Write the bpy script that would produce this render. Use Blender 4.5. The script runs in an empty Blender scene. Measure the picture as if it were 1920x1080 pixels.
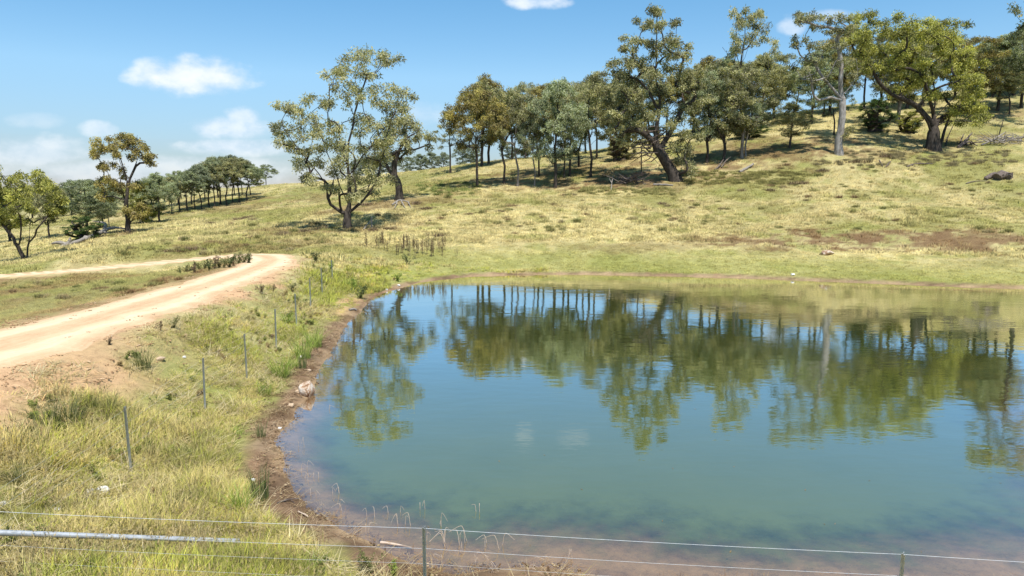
import bpy, math, random
import numpy as np
from mathutils import Vector, Matrix

sc = bpy.context.scene
# ------------------------------------------------------------------ camera
CAM_Z, FPX, PITCH = 6.5, 1280.0, math.atan(190.0 / 1280.0)
CP, SP = math.cos(PITCH), math.sin(PITCH)
cam_d = bpy.data.cameras.new('camera')
cam_d.sensor_width = 36.0
cam_d.lens = 24.0
cam_d.clip_start = 0.1
cam_d.clip_end = 12000
cam = bpy.data.objects.new('camera', cam_d)
sc.collection.objects.link(cam)
cam.location = (0, 0, CAM_Z)
cam.rotation_euler = (math.pi / 2 - PITCH, 0, 0)
sc.camera = cam

# ------------------------------------------------------------------ light
SUN_EL, SUN_AZ = math.radians(67), math.radians(158)
to_sun = Vector((math.cos(SUN_EL) * math.sin(SUN_AZ), math.cos(SUN_EL) * math.cos(SUN_AZ), math.sin(SUN_EL)))
sun_d = bpy.data.lights.new('sun', 'SUN')
sun_d.energy = 4.6
sun_d.angle = math.radians(0.53)
sun_d.color = (1.0, 0.955, 0.88)
sun = bpy.data.objects.new('sun', sun_d)
sc.collection.objects.link(sun)
sun.rotation_euler = to_sun.to_track_quat('Z', 'Y').to_euler()
sun.location = (0, 0, 60)

sc.view_settings.view_transform = 'Standard'
sc.view_settings.look = 'None'
sc.view_settings.gamma = 1.0
sc.view_settings.use_curve_mapping = False
sc.view_settings.exposure = 0.55


def ray(px, py):
    u, v = (px - 960) / FPX, (540 - py) / FPX
    return np.array((u, CP + v * SP, -SP + v * CP))


def Dm(D):
    return D if D < 50 else 50 + (D - 50) * .74


def at(px, py, D):
    D = Dm(D)
    d = ray(px, py)
    return np.array((0, 0, CAM_Z)) + d * (D / d[1])


# world: physical sky with scattered fair-weather clouds
W = bpy.data.worlds.new('World')
sc.world = W
W.use_nodes = True
nt = W.node_tree
nt.nodes.clear()


def nd(t, typ, **kw):
    n = t.nodes.new(typ)
    for k, v in kw.items():
        setattr(n, k, v)
    return n


def mth(t, op, a, b=None, c=None, clamp=False):
    n = t.nodes.new('ShaderNodeMath')
    n.operation = op
    n.use_clamp = clamp
    for i, v in enumerate((a, b, c)):
        if v is None:
            continue
        if isinstance(v, (int, float)):
            n.inputs[i].default_value = v
        else:
            t.links.new(v, n.inputs[i])
    return n.outputs[0]


sky = nd(nt, 'ShaderNodeTexSky', sky_type='NISHITA', sun_disc=False)
sky.sun_elevation = SUN_EL
sky.sun_rotation = SUN_AZ
sky.altitude = 400
sky.air_density = 1.0
sky.dust_density = 0.0
sky.ozone_density = 1.6
hs = nd(nt, 'ShaderNodeHueSaturation')
hs.inputs['Hue'].default_value = 0.49
hs.inputs['Saturation'].default_value = 1.14
hs.inputs['Value'].default_value = 1.0
nt.links.new(sky.outputs[0], hs.inputs['Color'])
bg = nd(nt, 'ShaderNodeBackground')
bg.inputs[1].default_value = 0.132
tc = nd(nt, 'ShaderNodeTexCoord')
sep = nd(nt, 'ShaderNodeSeparateXYZ')
nt.links.new(tc.outputs['Generated'], sep.inputs[0])
X, Y, Z = sep.outputs
# thin the white glare the clear-sky model gives near the horizon
vr = nd(nt, 'ShaderNodeValToRGB')
nt.links.new(Z, vr.inputs[0])
vr.color_ramp.elements.new(.05)
vr.color_ramp.elements.new(.15)
vr.color_ramp.elements.new(.26)
for e_, (p_, c_) in zip(vr.color_ramp.elements, [(0, (.30, .335, .46)), (.05, (.42, .465, .57)), (.15, (.74, .765, .80)), (.26, (.66, .80, .86)), (.6, (.84, 1.0, 1.0))]):
    e_.position = p_
    e_.color = (*c_, 1)
sm_ = nd(nt, 'ShaderNodeMix', data_type='RGBA', blend_type='MULTIPLY')
sm_.inputs[0].default_value = 1.0
nt.links.new(hs.outputs[0], sm_.inputs[6])
nt.links.new(vr.outputs[0], sm_.inputs[7])
nt.links.new(sm_.outputs[2], bg.inputs[0])
ysafe = mth(nt, 'MAXIMUM', Y, 0.05)
U = mth(nt, 'DIVIDE', X, ysafe)
V = mth(nt, 'DIVIDE', Z, ysafe)
noi = nd(nt, 'ShaderNodeTexNoise')
noi.inputs['Scale'].default_value = 21.0
noi.inputs['Detail'].default_value = 8.0
noi.inputs['Roughness'].default_value = 0.55
mp = nd(nt, 'ShaderNodeMapping')
mp.inputs['Scale'].default_value = (1, 1, 1.6)
nt.links.new(tc.outputs['Generated'], mp.inputs[0])
nt.links.new(mp.outputs[0], noi.inputs['Vector'])
nz = mth(nt, 'MULTIPLY', mth(nt, 'SUBTRACT', noi.outputs[0], 0.5), 2.4)
front = mth(nt, 'GREATER_THAN', Y, 0.06)
# direction (given as picture position), half sizes, opacity
CLOUDS = [(358, 142, 120, 38, .95), (300, 140, 62, 34, .8), (400, 146, 70, 32, .8), (430, 240, 100, 26, .75), (455, 222, 42, 22, .7), (186, 243, 40, 18, .55),
          (60, 288, 140, 36, .6), (440, 276, 120, 20, .7), (250, 325, 420, 36, .55), (60, 225, 60, 16, .25),
          (1010, 2, 62, 16, .85), (1485, 48, 28, 18, .6), (1560, 28, 90, 12, .4), (790, 215, 60, 26, .3),
          (985, -175, 22, 20, .26), (1085, -178, 34, 18, .24), (-500, 60, 180, 50, .8), (2500, 60, 220, 45, .8)]
total = None
for (cx, cy, a, b, op) in CLOUDS:
    d = ray(cx, cy)
    u0, v0 = d[0] / d[1], d[2] / d[1]
    du = mth(nt, 'DIVIDE', mth(nt, 'SUBTRACT', U, u0), a / FPX)
    dv = mth(nt, 'DIVIDE', mth(nt, 'SUBTRACT', V, v0), b / FPX)
    r2 = mth(nt, 'ADD', mth(nt, 'MULTIPLY', du, du), mth(nt, 'MULTIPLY', dv, dv))
    m = mth(nt, 'ADD', mth(nt, 'SUBTRACT', 0.95, r2), nz)
    mr = nd(nt, 'ShaderNodeMapRange', interpolation_type='SMOOTHSTEP')
    mr.inputs['From Min'].default_value = -0.15
    mr.inputs['From Max'].default_value = 0.95
    mr.inputs['To Max'].default_value = op
    nt.links.new(m, mr.inputs['Value'])
    total = mr.outputs[0] if total is None else mth(nt, 'MAXIMUM', total, mr.outputs[0])
total = mth(nt, 'MULTIPLY', total, front)
cbg = nd(nt, 'ShaderNodeBackground')
cn = nd(nt, 'ShaderNodeValToRGB')
cn.color_ramp.elements[0].color = (0.58, 0.69, 0.82, 1)
cn.color_ramp.elements[1].color = (0.80, 0.84, 0.88, 1)
cn.color_ramp.elements[0].position = 0.35
cn.color_ramp.elements[1].position = 0.62
nt.links.new(noi.outputs[0], cn.inputs[0])
nt.links.new(cn.outputs[0], cbg.inputs[0])
cbg.inputs[1].default_value = 0.86
mx = nd(nt, 'ShaderNodeMixShader')
nt.links.new(total, mx.inputs[0])
nt.links.new(bg.outputs[0], mx.inputs[1])
nt.links.new(cbg.outputs[0], mx.inputs[2])
wo = nd(nt, 'ShaderNodeOutputWorld')
nt.links.new(mx.outputs[0], wo.inputs[0])

# ------------------------------------------------------------------ helpers
rng = np.random.default_rng(11)
random.seed(5)
COL = sc.collection


def tag(o, label=None, cat=None, group=None, kind=None):
    if label: o['label'] = label
    if cat: o['category'] = cat
    if group: o['group'] = group
    if kind: o['kind'] = kind
    return o


def mesh_np(name, verts, faces, smooth=False):
    """verts (n,3) array; faces: (m,k) array or list of such arrays"""
    me = bpy.data.meshes.new(name)
    verts = np.asarray(verts, dtype=np.float32)
    if isinstance(faces, np.ndarray):
        faces = [faces]
    faces = [np.asarray(f, dtype=np.int32) for f in faces if len(f)]
    nl = sum(f.size for f in faces)
    nf = sum(len(f) for f in faces)
    me.vertices.add(len(verts))
    me.vertices.foreach_set('co', verts.ravel())
    me.loops.add(nl)
    me.loops.foreach_set('vertex_index', np.concatenate([f.ravel() for f in faces]))
    me.polygons.add(nf)
    tot = np.concatenate([np.full(len(f), f.shape[1], dtype=np.int32) for f in faces])
    st = np.concatenate(([0], np.cumsum(tot)[:-1])).astype(np.int32)
    me.polygons.foreach_set('loop_start', st)
    me.polygons.foreach_set('loop_total', tot)
    if smooth:
        me.polygons.foreach_set('use_smooth', np.ones(nf, dtype=bool))
    me.update(calc_edges=True)
    return me


def fattr(me, name, vals):
    a = me.attributes.new(name, 'FLOAT', 'POINT')
    a.data.foreach_set('value', np.asarray(vals, dtype=np.float32))


def cattr(me, name, rgb):
    a = me.attributes.new(name, 'FLOAT_COLOR', 'POINT')
    c = np.ones((len(rgb), 4), dtype=np.float32)
    c[:, :3] = rgb
    a.data.foreach_set('color', c.ravel())


def obj(name, me, mat=None, parent=None, loc=None):
    o = bpy.data.objects.new(name, me)
    COL.objects.link(o)
    if mat is not None:
        if len(me.materials) == 0:
            me.materials.append(mat)
        elif me.materials[0] is not mat:
            o.material_slots[0].link = 'OBJECT'
            o.material_slots[0].material = mat
    if parent: o.parent = parent
    if loc is not None: o.location = loc
    return o


def empty(name, loc, label, cat, group=None, rz=0.0):
    o = bpy.data.objects.new(name, None)
    o.empty_display_size = 0.2
    COL.objects.link(o)
    o.location = loc
    o.rotation_euler = (0, 0, rz)
    return tag(o, label, cat, group)


def hash2(ix, iy, s):
    h = (ix.astype(np.int64) * 374761393 + iy.astype(np.int64) * 668265263 + s * 974711) & 0x7fffffff
    h = ((h ^ (h >> 13)) * 1274126177) & 0x7fffffff
    return ((h ^ (h >> 16)) & 0xffff) / 65535.0


def vnoise(x, y, s=0):
    ix, iy = np.floor(x), np.floor(y)
    fx, fy = x - ix, y - iy
    fx = fx * fx * fx * (fx * (fx * 6 - 15) + 10)
    fy = fy * fy * fy * (fy * (fy * 6 - 15) + 10)
    a, b = hash2(ix, iy, s), hash2(ix + 1, iy, s)
    c, d = hash2(ix, iy + 1, s), hash2(ix + 1, iy + 1, s)
    return (a * (1 - fx) + b * fx) * (1 - fy) + (c * (1 - fx) + d * fx) * fy


def fbm(x, y, s=0, o=4):
    x, y = np.asarray(x, float), np.asarray(y, float)
    v, a, t = 0, 0.5, 0
    for i in range(o):
        v = v + a * vnoise(x, y, s + i * 17)
        t += a
        a *= 0.5
        x, y = x * 2.03 + 13.1, y * 2.03 + 7.7
    return v / t


def sstep(a, b, x):
    t = np.clip((x - a) / (b - a), 0, 1)
    return t * t * (3 - 2 * t)


# ------------------------------------------------------------------ terrain
def shore_px(px, py):
    d = ray(px, py)
    t = -CAM_Z / d[2]
    return (d[0] * t, d[1] * t)


SHORE = [shore_px(*p) for p in [(1925, 541), (1800, 537), (1700, 533), (1500, 525), (1400, 521), (1300, 518), (1200, 516), (1100, 514), (980, 515), (890, 517),
         (820, 524), (770, 534), (730, 546), (700, 560), (676, 585), (640, 620), (617, 665), (598, 700), (583, 740), (560, 775), (533, 810), (525, 840),
         (533, 880), (548, 920), (575, 950), (615, 972), (660, 1000), (720, 1028), (775, 1050), (850, 1072)]]
SHORE += [(0.6, 10.9), (3.5, 10.2), (7.5, 10.1), (10.8, 11), (12.8, 13), (14.0, 15.5), (16.2, 19), (20.5, 23.5), (27.5, 29), (35, 33), (41.5, 37), (41, 41)]
SHORE = np.array(SHORE)


def pond_sd(x, y):
    """signed distance to the shoreline, positive on land"""
    x, y = np.asarray(x, float), np.asarray(y, float)
    best = np.full(x.shape, 1e9)
    ins = np.zeros(x.shape, bool)
    n = len(SHORE)
    for i in range(n):
        ax, ay = SHORE[i]
        bx, by = SHORE[(i + 1) % n]
        ex, ey = bx - ax, by - ay
        t = np.clip(((x - ax) * ex + (y - ay) * ey) / (ex * ex + ey * ey), 0, 1)
        best = np.minimum(best, (x - ax - t * ex) ** 2 + (y - ay - t * ey) ** 2)
        cond = ((ay > y) != (by > y))
        with np.errstate(divide='ignore', invalid='ignore'):
            xi = ax + (y - ay) / (by - ay + 1e-12) * ex
        ins ^= cond & (x < xi)
    d = np.sqrt(best)
    return np.where(ins, -d, d)


CTRL = []
for (px, py, D) in [  # ground seen in the photograph at an estimated distance
    (245, 872, 13.4), (383, 752, 17.8), (462, 690, 21.1), (517, 632, 25.6), (555, 592, 29.6), (582, 562, 33.8), (604, 540, 37.8), (623, 520, 42),
    (45, 488, 70), (86, 446, 95), (185, 430, 105), (240, 438, 90), (330, 400, 130), (460, 378, 140), (499, 350, 190), (560, 346, 190), (100, 402, 200), (20, 420, 160),
    (400, 440, 75), (500, 400, 110), (560, 450, 62), (600, 380, 130), (652, 428, 74), (748, 377, 95),
    (850, 470, 58), (850, 440, 68), (850, 390, 88), (895, 350, 105), (1050, 470, 59), (1050, 400, 80), (1040, 350, 105), (1265, 470, 58), (1265, 430, 70), (1265, 380, 88), (1265, 338, 101),
    (1500, 470, 57), (1500, 430, 68), (1500, 380, 83), (1500, 330, 96), (1573, 290, 105), (1750, 480, 54), (1750, 430, 66), (1750, 350, 90), (1750, 280, 111),
    (1900, 480, 53), (1900, 430, 64), (1900, 330, 92), (1900, 270, 112), (1900, 210, 140), (2250, 430, 62), (2250, 300, 100), (2250, 180, 140),
    (1920, 152, 180), (1760, 176, 172), (1600, 200, 165), (1430, 218, 160), (1250, 258, 155), (1100, 286, 152), (950, 300, 150), (850, 313, 160), (760, 323, 170), (680, 333, 180)]:
    CTRL.append(tuple(at(px, py, D)))
for (px, py, D) in [(1920, 190, 250), (1600, 235, 230), (1250, 285, 220), (950, 325, 215), (760, 345, 230), (560, 362, 250), (2250, 150, 210), (400, 385, 220)]:
    CTRL.append(tuple(at(px, py, D)))
CTRL += [(-50, 49.5, -.9), (-80, 52, -2.2),
         (-20, 30, 1.1), (-24.7, 33, 1.05), (-23.7, 40, .9), (-34, 38, -.1), (-50, 30, -1.2), (-30, 10, .5), (-60, 70, -1.9), (-120, 60, -3), (-130, 150, -3), (-180, 260, -3),
         (-6.6, 8.8, 1.15), (-1.1, 8.4, 1.1), (4.5, 7.8, 1.1), (0, 0, 1.5), (12, 5, 1.4), (-8, 4, 1.6), (20, 12, 1.3), (28, 22, 1.5), (42, 30, 1.9), (48, 40, 2.2), (0, -30, 2), (50, -20, 3), (70, 20, 4),
         (110, 60, 12), (-60, -20, -1)]


def smooth_line(P, step):
    P = np.asarray(P, float)
    t = np.concatenate(([0], np.cumsum(np.hypot(*np.diff(P, axis=0).T))))
    # Catmull-Rom
    out = []
    for i in range(len(P) - 1):
        p0, p1, p2, p3 = P[max(i - 1, 0)], P[i], P[i + 1], P[min(i + 2, len(P) - 1)]
        n = max(2, int((t[i + 1] - t[i]) / step))
        for k in range(n):
            s = k / n
            out.append(0.5 * ((2 * p1) + (-p0 + p2) * s + (2 * p0 - 5 * p1 + 4 * p2 - p3) * s * s + (-p0 + 3 * p1 - 3 * p2 + p3) * s ** 3))
    out.append(P[-1])
    return np.array(out)


ROAD = np.array([(-13.4, -40, 2.6), (-13.8, -10, 2.35), (-14.3, 5, 2.15), (-14.6, 17, 2.02), (-14.4, 24, 1.9), (-15.0, 35, 1.65), (-15.7, 42.5, 1.55), (-16.7, 47, 1.5), (-18.8, 50.2, 1.42), (-21.8, 51.3, 1.25),
                 (-24.8, 50.7, 1.0), (-28, 49.9, .75), (-32, 49.2, .45), (-38, 49, 0.0), (-50, 49.6, -.9), (-75, 52, -2.0), (-110, 60, -2.8)])
CTRL += [(q[0] + ox, q[1], q[2]) for q in smooth_line(ROAD, 5)[::1] for ox in (-1.5, 1.5)]
C = np.array(CTRL)




def _tps_fit(P, z, lam=0.4):
    n = len(P)
    d2 = ((P[:, None] - P[None]) ** 2).sum(-1)
    K = 0.5 * d2 * np.log(d2 + 1e-9)
    K[np.arange(n), np.arange(n)] = lam
    A = np.zeros((n + 3, n + 3))
    A[:n, :n] = K
    A[:n, n] = 1
    A[:n, n + 1:] = P
    A[n, :n] = 1
    A[n + 1:, :n] = P.T
    return np.linalg.solve(A, np.concatenate((z, np.zeros(3))))


# shoreline joins the fit so that the land meets the water smoothly
_sh = SHORE[::2]
_P = np.concatenate((C[:, :2], _sh))
_z = np.concatenate((C[:, 2], np.full(len(_sh), 0.12)))
_w = _tps_fit(_P, _z)


def tps(x, y):
    r = np.full(x.shape, _w[-3]) + _w[-2] * x + _w[-1] * y
    for i in range(len(_P)):
        d2 = (x - _P[i, 0]) ** 2 + (y - _P[i, 1]) ** 2
        r = r + _w[i] * 0.5 * d2 * np.log(d2 + 1e-9)
    return r


ROADC = smooth_line(ROAD, 0.35)
ROADZ = ROADC[:, 2].copy()
ROADC = ROADC[:, :2].copy()
ROADW = np.interp(np.arange(len(ROADC)) / len(ROADC), [0, .3, .42, .5, .6, 1], [3.9, 3.9, 3.7, 3.6, 3.0, 3.0])
ROADW = 3.9 + .8 * sstep(30, 16, ROADC[:, 1]) - 0.9 * sstep(47.2, 49, ROADC[:, 1]) * sstep(-20, -25, ROADC[:, 0])


def road_dist(x, y, want_z=False):
    """signed offset from the road centre line / half width (1 = edge); only near the road"""
    x, y = np.asarray(x, float), np.asarray(y, float)
    best = np.full(x.shape, 1e9)
    near = (x < -6) & (x > -125) & (y > -45) & (y < 70)
    xs, ys = x[near], y[near]
    b = np.full(xs.shape, 1e9)
    pts = ROADC[::3]
    zz = np.zeros(xs.shape)
    for i in range(len(pts)):
        d2 = (xs - pts[i, 0]) ** 2 + (ys - pts[i, 1]) ** 2
        zz = np.where(d2 < b, ROADZ[i * 3], zz)
        b = np.minimum(b, d2)
    best[near] = np.sqrt(b)
    if not want_z:
        return best
    rz = np.zeros(x.shape)
    rz[near] = zz
    return best, rz


def tz(x, y):
    x, y = np.asarray(x, float), np.asarray(y, float)
    shp = x.shape
    x, y = x.ravel(), y.ravel()
    z = tps(x, y)
    far = sstep(190, 380, np.hypot(x, y))
    z = z * (1 - far) + (-4.0 + 5 * (fbm(x / 260, y / 260, 3, 3) - .5)) * far
    # rough ground
    D = np.hypot(x, y)
    rd, rz = road_dist(x, y, True)
    kr = sstep(4.2, 2.0, rd)
    z = z * (1 - kr) + rz * kr
    rough = sstep(1.6, 3.2, rd)
    z = z + rough * (0.22 * (fbm(x / 3.1, y / 3.1, 5, 3) - .5) + 0.16 * (fbm(x / .7, y / .7, 9, 3) - .5) * (D < 80))
    z = z + sstep(40, 90, D) * 0.7 * (fbm(x / 14, y / 14, 21, 3) - .5) * sstep(9, 25, rd)
    nearp = (x > -30) & (x < 65) & (y > -12) & (y < 72)
    s = np.full(x.shape, 50.0)
    s[nearp] = pond_sd(x[nearp], y[nearp])
    s = s + np.where(np.abs(s) < 6, 0.5 * (fbm(x / 1.3, y / 1.3, 31, 3) - .5), 0)
    prof = np.where(s > 0, 0.10 * s + 0.10 * sstep(0.0, 0.5, s) + 0.05 * (fbm(x / .35, y / .35, 41, 2) - .5) * sstep(0, .4, s),
                    np.maximum(-(0.115 + .14 * sstep(0, -4.5, x)) * -s - 0.012 * s * s, -2.4) + 0.05 * (fbm(x / .8, y / .8, 43, 3) - .5) * sstep(0, 1.0, -s))
    k = sstep(0.6, 5.5, s)
    z = np.where(s < 0, prof, prof * (1 - k) + np.maximum(z, 0.12 + 0.02 * s) * k * (s < 45) + z * k * (s >= 45))
    return z.reshape(shp)


def tz1(x, y):
    return float(tz(np.array([x]), np.array([y]))[0])


_HD = np.concatenate((np.linspace(4, 60, 900), np.linspace(60.1, 260, 1100)))


def hit(px, py):
    d = ray(px, py)
    t = _HD / d[1]
    x, y, z = d[0] * t, _HD, CAM_Z + d[2] * t
    g = tz(x, y)
    i = np.argmax(z < g)
    if not (z < g).any():
        i = len(_HD) - 1
    return np.array((x[i], y[i], g[i]))


# ------------------------------------------------------------------ ground colours (surface colours by place, some tree shade painted in)
def lerp(a, b, t):
    t = np.asarray(t)[..., None]
    return a * (1 - t) + b * t


DRY = np.array((0.395, 0.335, 0.165))
STRAW = np.array((0.45, 0.385, 0.19))
GREEN = np.array((0.195, 0.205, 0.058))
OLIVE = np.array((0.225, 0.215, 0.075))
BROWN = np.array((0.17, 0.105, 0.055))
MUD = np.array((0.175, 0.112, 0.068))
SOIL = np.array((0.52, 0.33, 0.19))
TAN = np.array((0.38, 0.27, 0.155))

# brown bare band above the right shore, pale flat, leaf litter with painted-in shade under the trees etc. as blobs: (px, py, rx m, ry m, colour, strength)
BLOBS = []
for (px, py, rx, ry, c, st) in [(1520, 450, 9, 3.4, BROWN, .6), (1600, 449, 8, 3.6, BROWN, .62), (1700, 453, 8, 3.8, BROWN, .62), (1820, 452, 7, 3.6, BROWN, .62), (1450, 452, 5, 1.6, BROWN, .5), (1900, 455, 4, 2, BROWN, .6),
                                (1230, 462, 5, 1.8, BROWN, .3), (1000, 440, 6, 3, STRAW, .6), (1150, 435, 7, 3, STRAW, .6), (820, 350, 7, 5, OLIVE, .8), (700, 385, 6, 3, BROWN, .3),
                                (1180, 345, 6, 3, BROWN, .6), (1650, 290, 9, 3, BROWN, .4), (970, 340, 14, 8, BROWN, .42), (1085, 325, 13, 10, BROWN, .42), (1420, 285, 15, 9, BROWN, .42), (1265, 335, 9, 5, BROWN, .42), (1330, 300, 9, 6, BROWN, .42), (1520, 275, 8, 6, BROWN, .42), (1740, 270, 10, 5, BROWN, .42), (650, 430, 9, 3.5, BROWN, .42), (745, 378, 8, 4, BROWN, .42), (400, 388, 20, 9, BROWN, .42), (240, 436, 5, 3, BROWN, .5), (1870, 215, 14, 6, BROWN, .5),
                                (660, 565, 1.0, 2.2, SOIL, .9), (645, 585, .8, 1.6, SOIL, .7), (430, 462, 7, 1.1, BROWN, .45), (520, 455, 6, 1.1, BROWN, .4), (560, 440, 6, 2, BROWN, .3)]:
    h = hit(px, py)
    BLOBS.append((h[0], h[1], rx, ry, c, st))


def gcol(x, y):
    x, y = np.asarray(x, float), np.asarray(y, float)
    n1 = fbm(x / 9, y / 9, 51, 4)
    n2 = fbm(x / 2.2, y / 2.2, 61, 4)
    n3 = fbm(x / .6, y / .6, 71, 3)
    nr = (x > -30) & (x < 65) & (y > -12) & (y < 72)
    s = np.full(x.shape, 50.0)
    s[nr] = pond_sd(x[nr], y[nr])
    s = s + np.where(np.abs(s) < 6, 0.7 * (n2 - .5), 0)
    rd = road_dist(x, y)
    c = lerp(np.broadcast_to(DRY, x.shape + (3,)), STRAW, sstep(.5, .72, n1))
    c = lerp(c, OLIVE, 0.85 * sstep(.48, .30, n1))
    c = lerp(c, GREEN, .6 * sstep(.55, .75, n2))
    c = lerp(c, OLIVE * .8, .5 * sstep(.50, .30, n2))
    # greener flat just above the far shore
    far_side = sstep(38, 46, y)
    c = lerp(c, GREEN * 1.18, .62 * far_side * sstep(9, 3, s) * sstep(0, 1, s))
    # left bank: green near the water, paler dry tangle up by the road
    bank = sstep(-6, -9, x - .02 * y) * 0 + ((x < 2) & (y < 50) & (s < 14)).astype(float)
    c = lerp(c, GREEN * 1.25, .75 * bank * sstep(5, 1.0, s + 2.5 * (n1 - .5)))
    c = lerp(c, STRAW, .5 * bank * sstep(3, 6, s) * sstep(.45, .6, n2))
    # paddock between the road arms
    mid = ((x < -15) & (x > -60) & (y < 47) & (y > 5)).astype(float)
    c = lerp(c, OLIVE * .82, .75 * mid)
    c = lerp(c, BROWN * 1.25, .55 * mid * sstep(.5, .68, fbm(x / 4, y / 4, 77, 3)))
    c = lerp(c, BROWN * 1.3, .6 * mid * sstep(6.0, 3.0, rd) * sstep(.4, .6, n2))
    # bare soil beside the road
    side = sstep(3.0, 1.9, rd + 2.2 * (n2 - .5) + 1.2 * (n3 - .5)) * np.where(x > -14.6 + 0 * y, 1.0, .55) * np.where(y > 44, .35, 1)
    side = np.maximum(side, sstep(27, 15, y) * sstep(5.2, 3.1, rd + 4 * (n2 - .5) + 1.5 * (n3 - .5)) * (x > -14))
    c = lerp(c, SOIL, np.clip(side, 0, 1))
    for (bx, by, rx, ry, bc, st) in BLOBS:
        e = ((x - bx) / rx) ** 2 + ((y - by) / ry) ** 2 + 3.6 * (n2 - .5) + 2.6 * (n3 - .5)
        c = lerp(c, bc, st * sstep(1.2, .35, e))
    # mud rim
    rim = np.where(y < 32, .85, .5) + 1.1 * sstep(.5, .7, n1) * (y < 32) + .9 * (n2 - .5) + .5 * (n3 - .5)
    rim = np.where((x < 4) & (x > -2.2) & (y < 12.5), 1.6, rim)
    c = lerp(c, lerp(MUD * (0.55 + .9 * n3)[..., None], np.array((.34, .24, .15)), .6 * sstep(.5, .62, fbm(x / .9, y / .9, 79, 4))), sstep(rim + .25, rim - .35, s))
    c = lerp(c, TAN, .8 * sstep(.25, -.25, s))
    c = lerp(c, TAN * .62, sstep(-.5, -2.5, s) * sstep(.42, .6, n1 * .5 + n2 * .5))
    c = c * (0.86 + .28 * n3)[..., None]
    return c


# ------------------------------------------------------------------ materials
def new_mat(name):
    m = bpy.data.materials.new(name)
    m.use_nodes = True
    m.node_tree.nodes.clear()
    return m, m.node_tree


def out_surface(t, s):
    o = nd(t, 'ShaderNodeOutputMaterial')
    t.links.new(s, o.inputs['Surface'])


def noise(t, scale, detail=4, rough=.6, vec=None, kind='Object'):
    n = nd(t, 'ShaderNodeTexNoise')
    n.inputs['Scale'].default_value = scale
    n.inputs['Detail'].default_value = detail
    n.inputs['Roughness'].default_value = rough
    if vec is None:
        c_ = nd(t, 'ShaderNodeTexCoord')
        vec = c_.outputs[kind]
    t.links.new(vec, n.inputs['Vector'])
    return n.outputs[0]


def ramp(t, fac, stops):
    r = nd(t, 'ShaderNodeValToRGB')
    els = r.color_ramp.elements
    while len(els) < len(stops):
        els.new(0.5)
    for e, (p, c) in zip(els, stops):
        e.position = p
        e.color = (*c, 1)
    t.links.new(fac, r.inputs[0])
    return r.outputs[0]


def mixc(t, a, b, fac, mode='MIX'):
    n = nd(t, 'ShaderNodeMix', data_type='RGBA', blend_type=mode)
    for k, v in ((0, fac), (6, a), (7, b)):
        if isinstance(v, (int, float)):
            n.inputs[k].default_value = v
        elif isinstance(v, tuple):
            n.inputs[k].default_value = (*v, 1)
        else:
            t.links.new(v, n.inputs[k])
    return n.outputs[2]


def bump(t, h, strength, dist):
    b = nd(t, 'ShaderNodeBump')
    b.inputs['Strength'].default_value = strength
    b.inputs['Distance'].default_value = dist
    t.links.new(h, b.inputs['Height'])
    return b.outputs[0]


def principled(t, col, rough=.8, spec=.2, normal=None, metal=0.0):
    p = nd(t, 'ShaderNodeBsdfPrincipled')
    if isinstance(col, tuple):
        p.inputs['Base Color'].default_value = (*col, 1)
    else:
        t.links.new(col, p.inputs['Base Color'])
    p.inputs['Roughness'].default_value = rough
    p.inputs['Specular IOR Level'].default_value = spec
    p.inputs['Metallic'].default_value = metal
    if normal is not None:
        t.links.new(normal, p.inputs['Normal'])
    return p


def attr(t, name, typ='GEOMETRY'):
    a = nd(t, 'ShaderNodeAttribute', attribute_type=typ, attribute_name=name)
    return a


def simple(name, stops, scale=6.0, rough=.85, spec=.15, bstr=.6, bdist=.03, stretch=None, metal=0.0):
    m, t = new_mat(name)
    c_ = nd(t, 'ShaderNodeTexCoord')
    vec = c_.outputs['Object']
    if stretch:
        mpn = nd(t, 'ShaderNodeMapping')
        mpn.inputs['Scale'].default_value = stretch
        t.links.new(vec, mpn.inputs[0])
        vec = mpn.outputs[0]
    n = noise(t, scale, 6, .62, vec)
    n2 = noise(t, scale * 4.3, 4, .6, vec)
    f = mth(t, 'ADD', mth(t, 'MULTIPLY', n, .7), mth(t, 'MULTIPLY', n2, .3))
    col = ramp(t, f, stops)
    p = principled(t, col, rough, spec, bump(t, f, bstr, bdist), metal)
    out_surface(t, p.outputs[0])
    return m


M = {}
# ground
m, t = new_mat('ground')
a = attr(t, 'gcol')
f1 = noise(t, 5.0, 5, .7)
f2 = noise(t, 38.0, 4, .7)
f3 = noise(t, .9, 4, .6)
fx = mth(t, 'ADD', mth(t, 'MULTIPLY', f1, .45), mth(t, 'ADD', mth(t, 'MULTIPLY', f2, .35), mth(t, 'MULTIPLY', f3, .2)))
var = ramp(t, fx, [(.34, (.50, .47, .42)), (.5, (.98, .98, .96)), (.66, (1.28, 1.25, 1.18))])
col = mixc(t, a.outputs['Color'], var, 1.0, 'MULTIPLY')
p = principled(t, col, .95, .08, bump(t, fx, .8, .09))
out_surface(t, p.outputs[0])
M['ground'] = m

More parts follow.
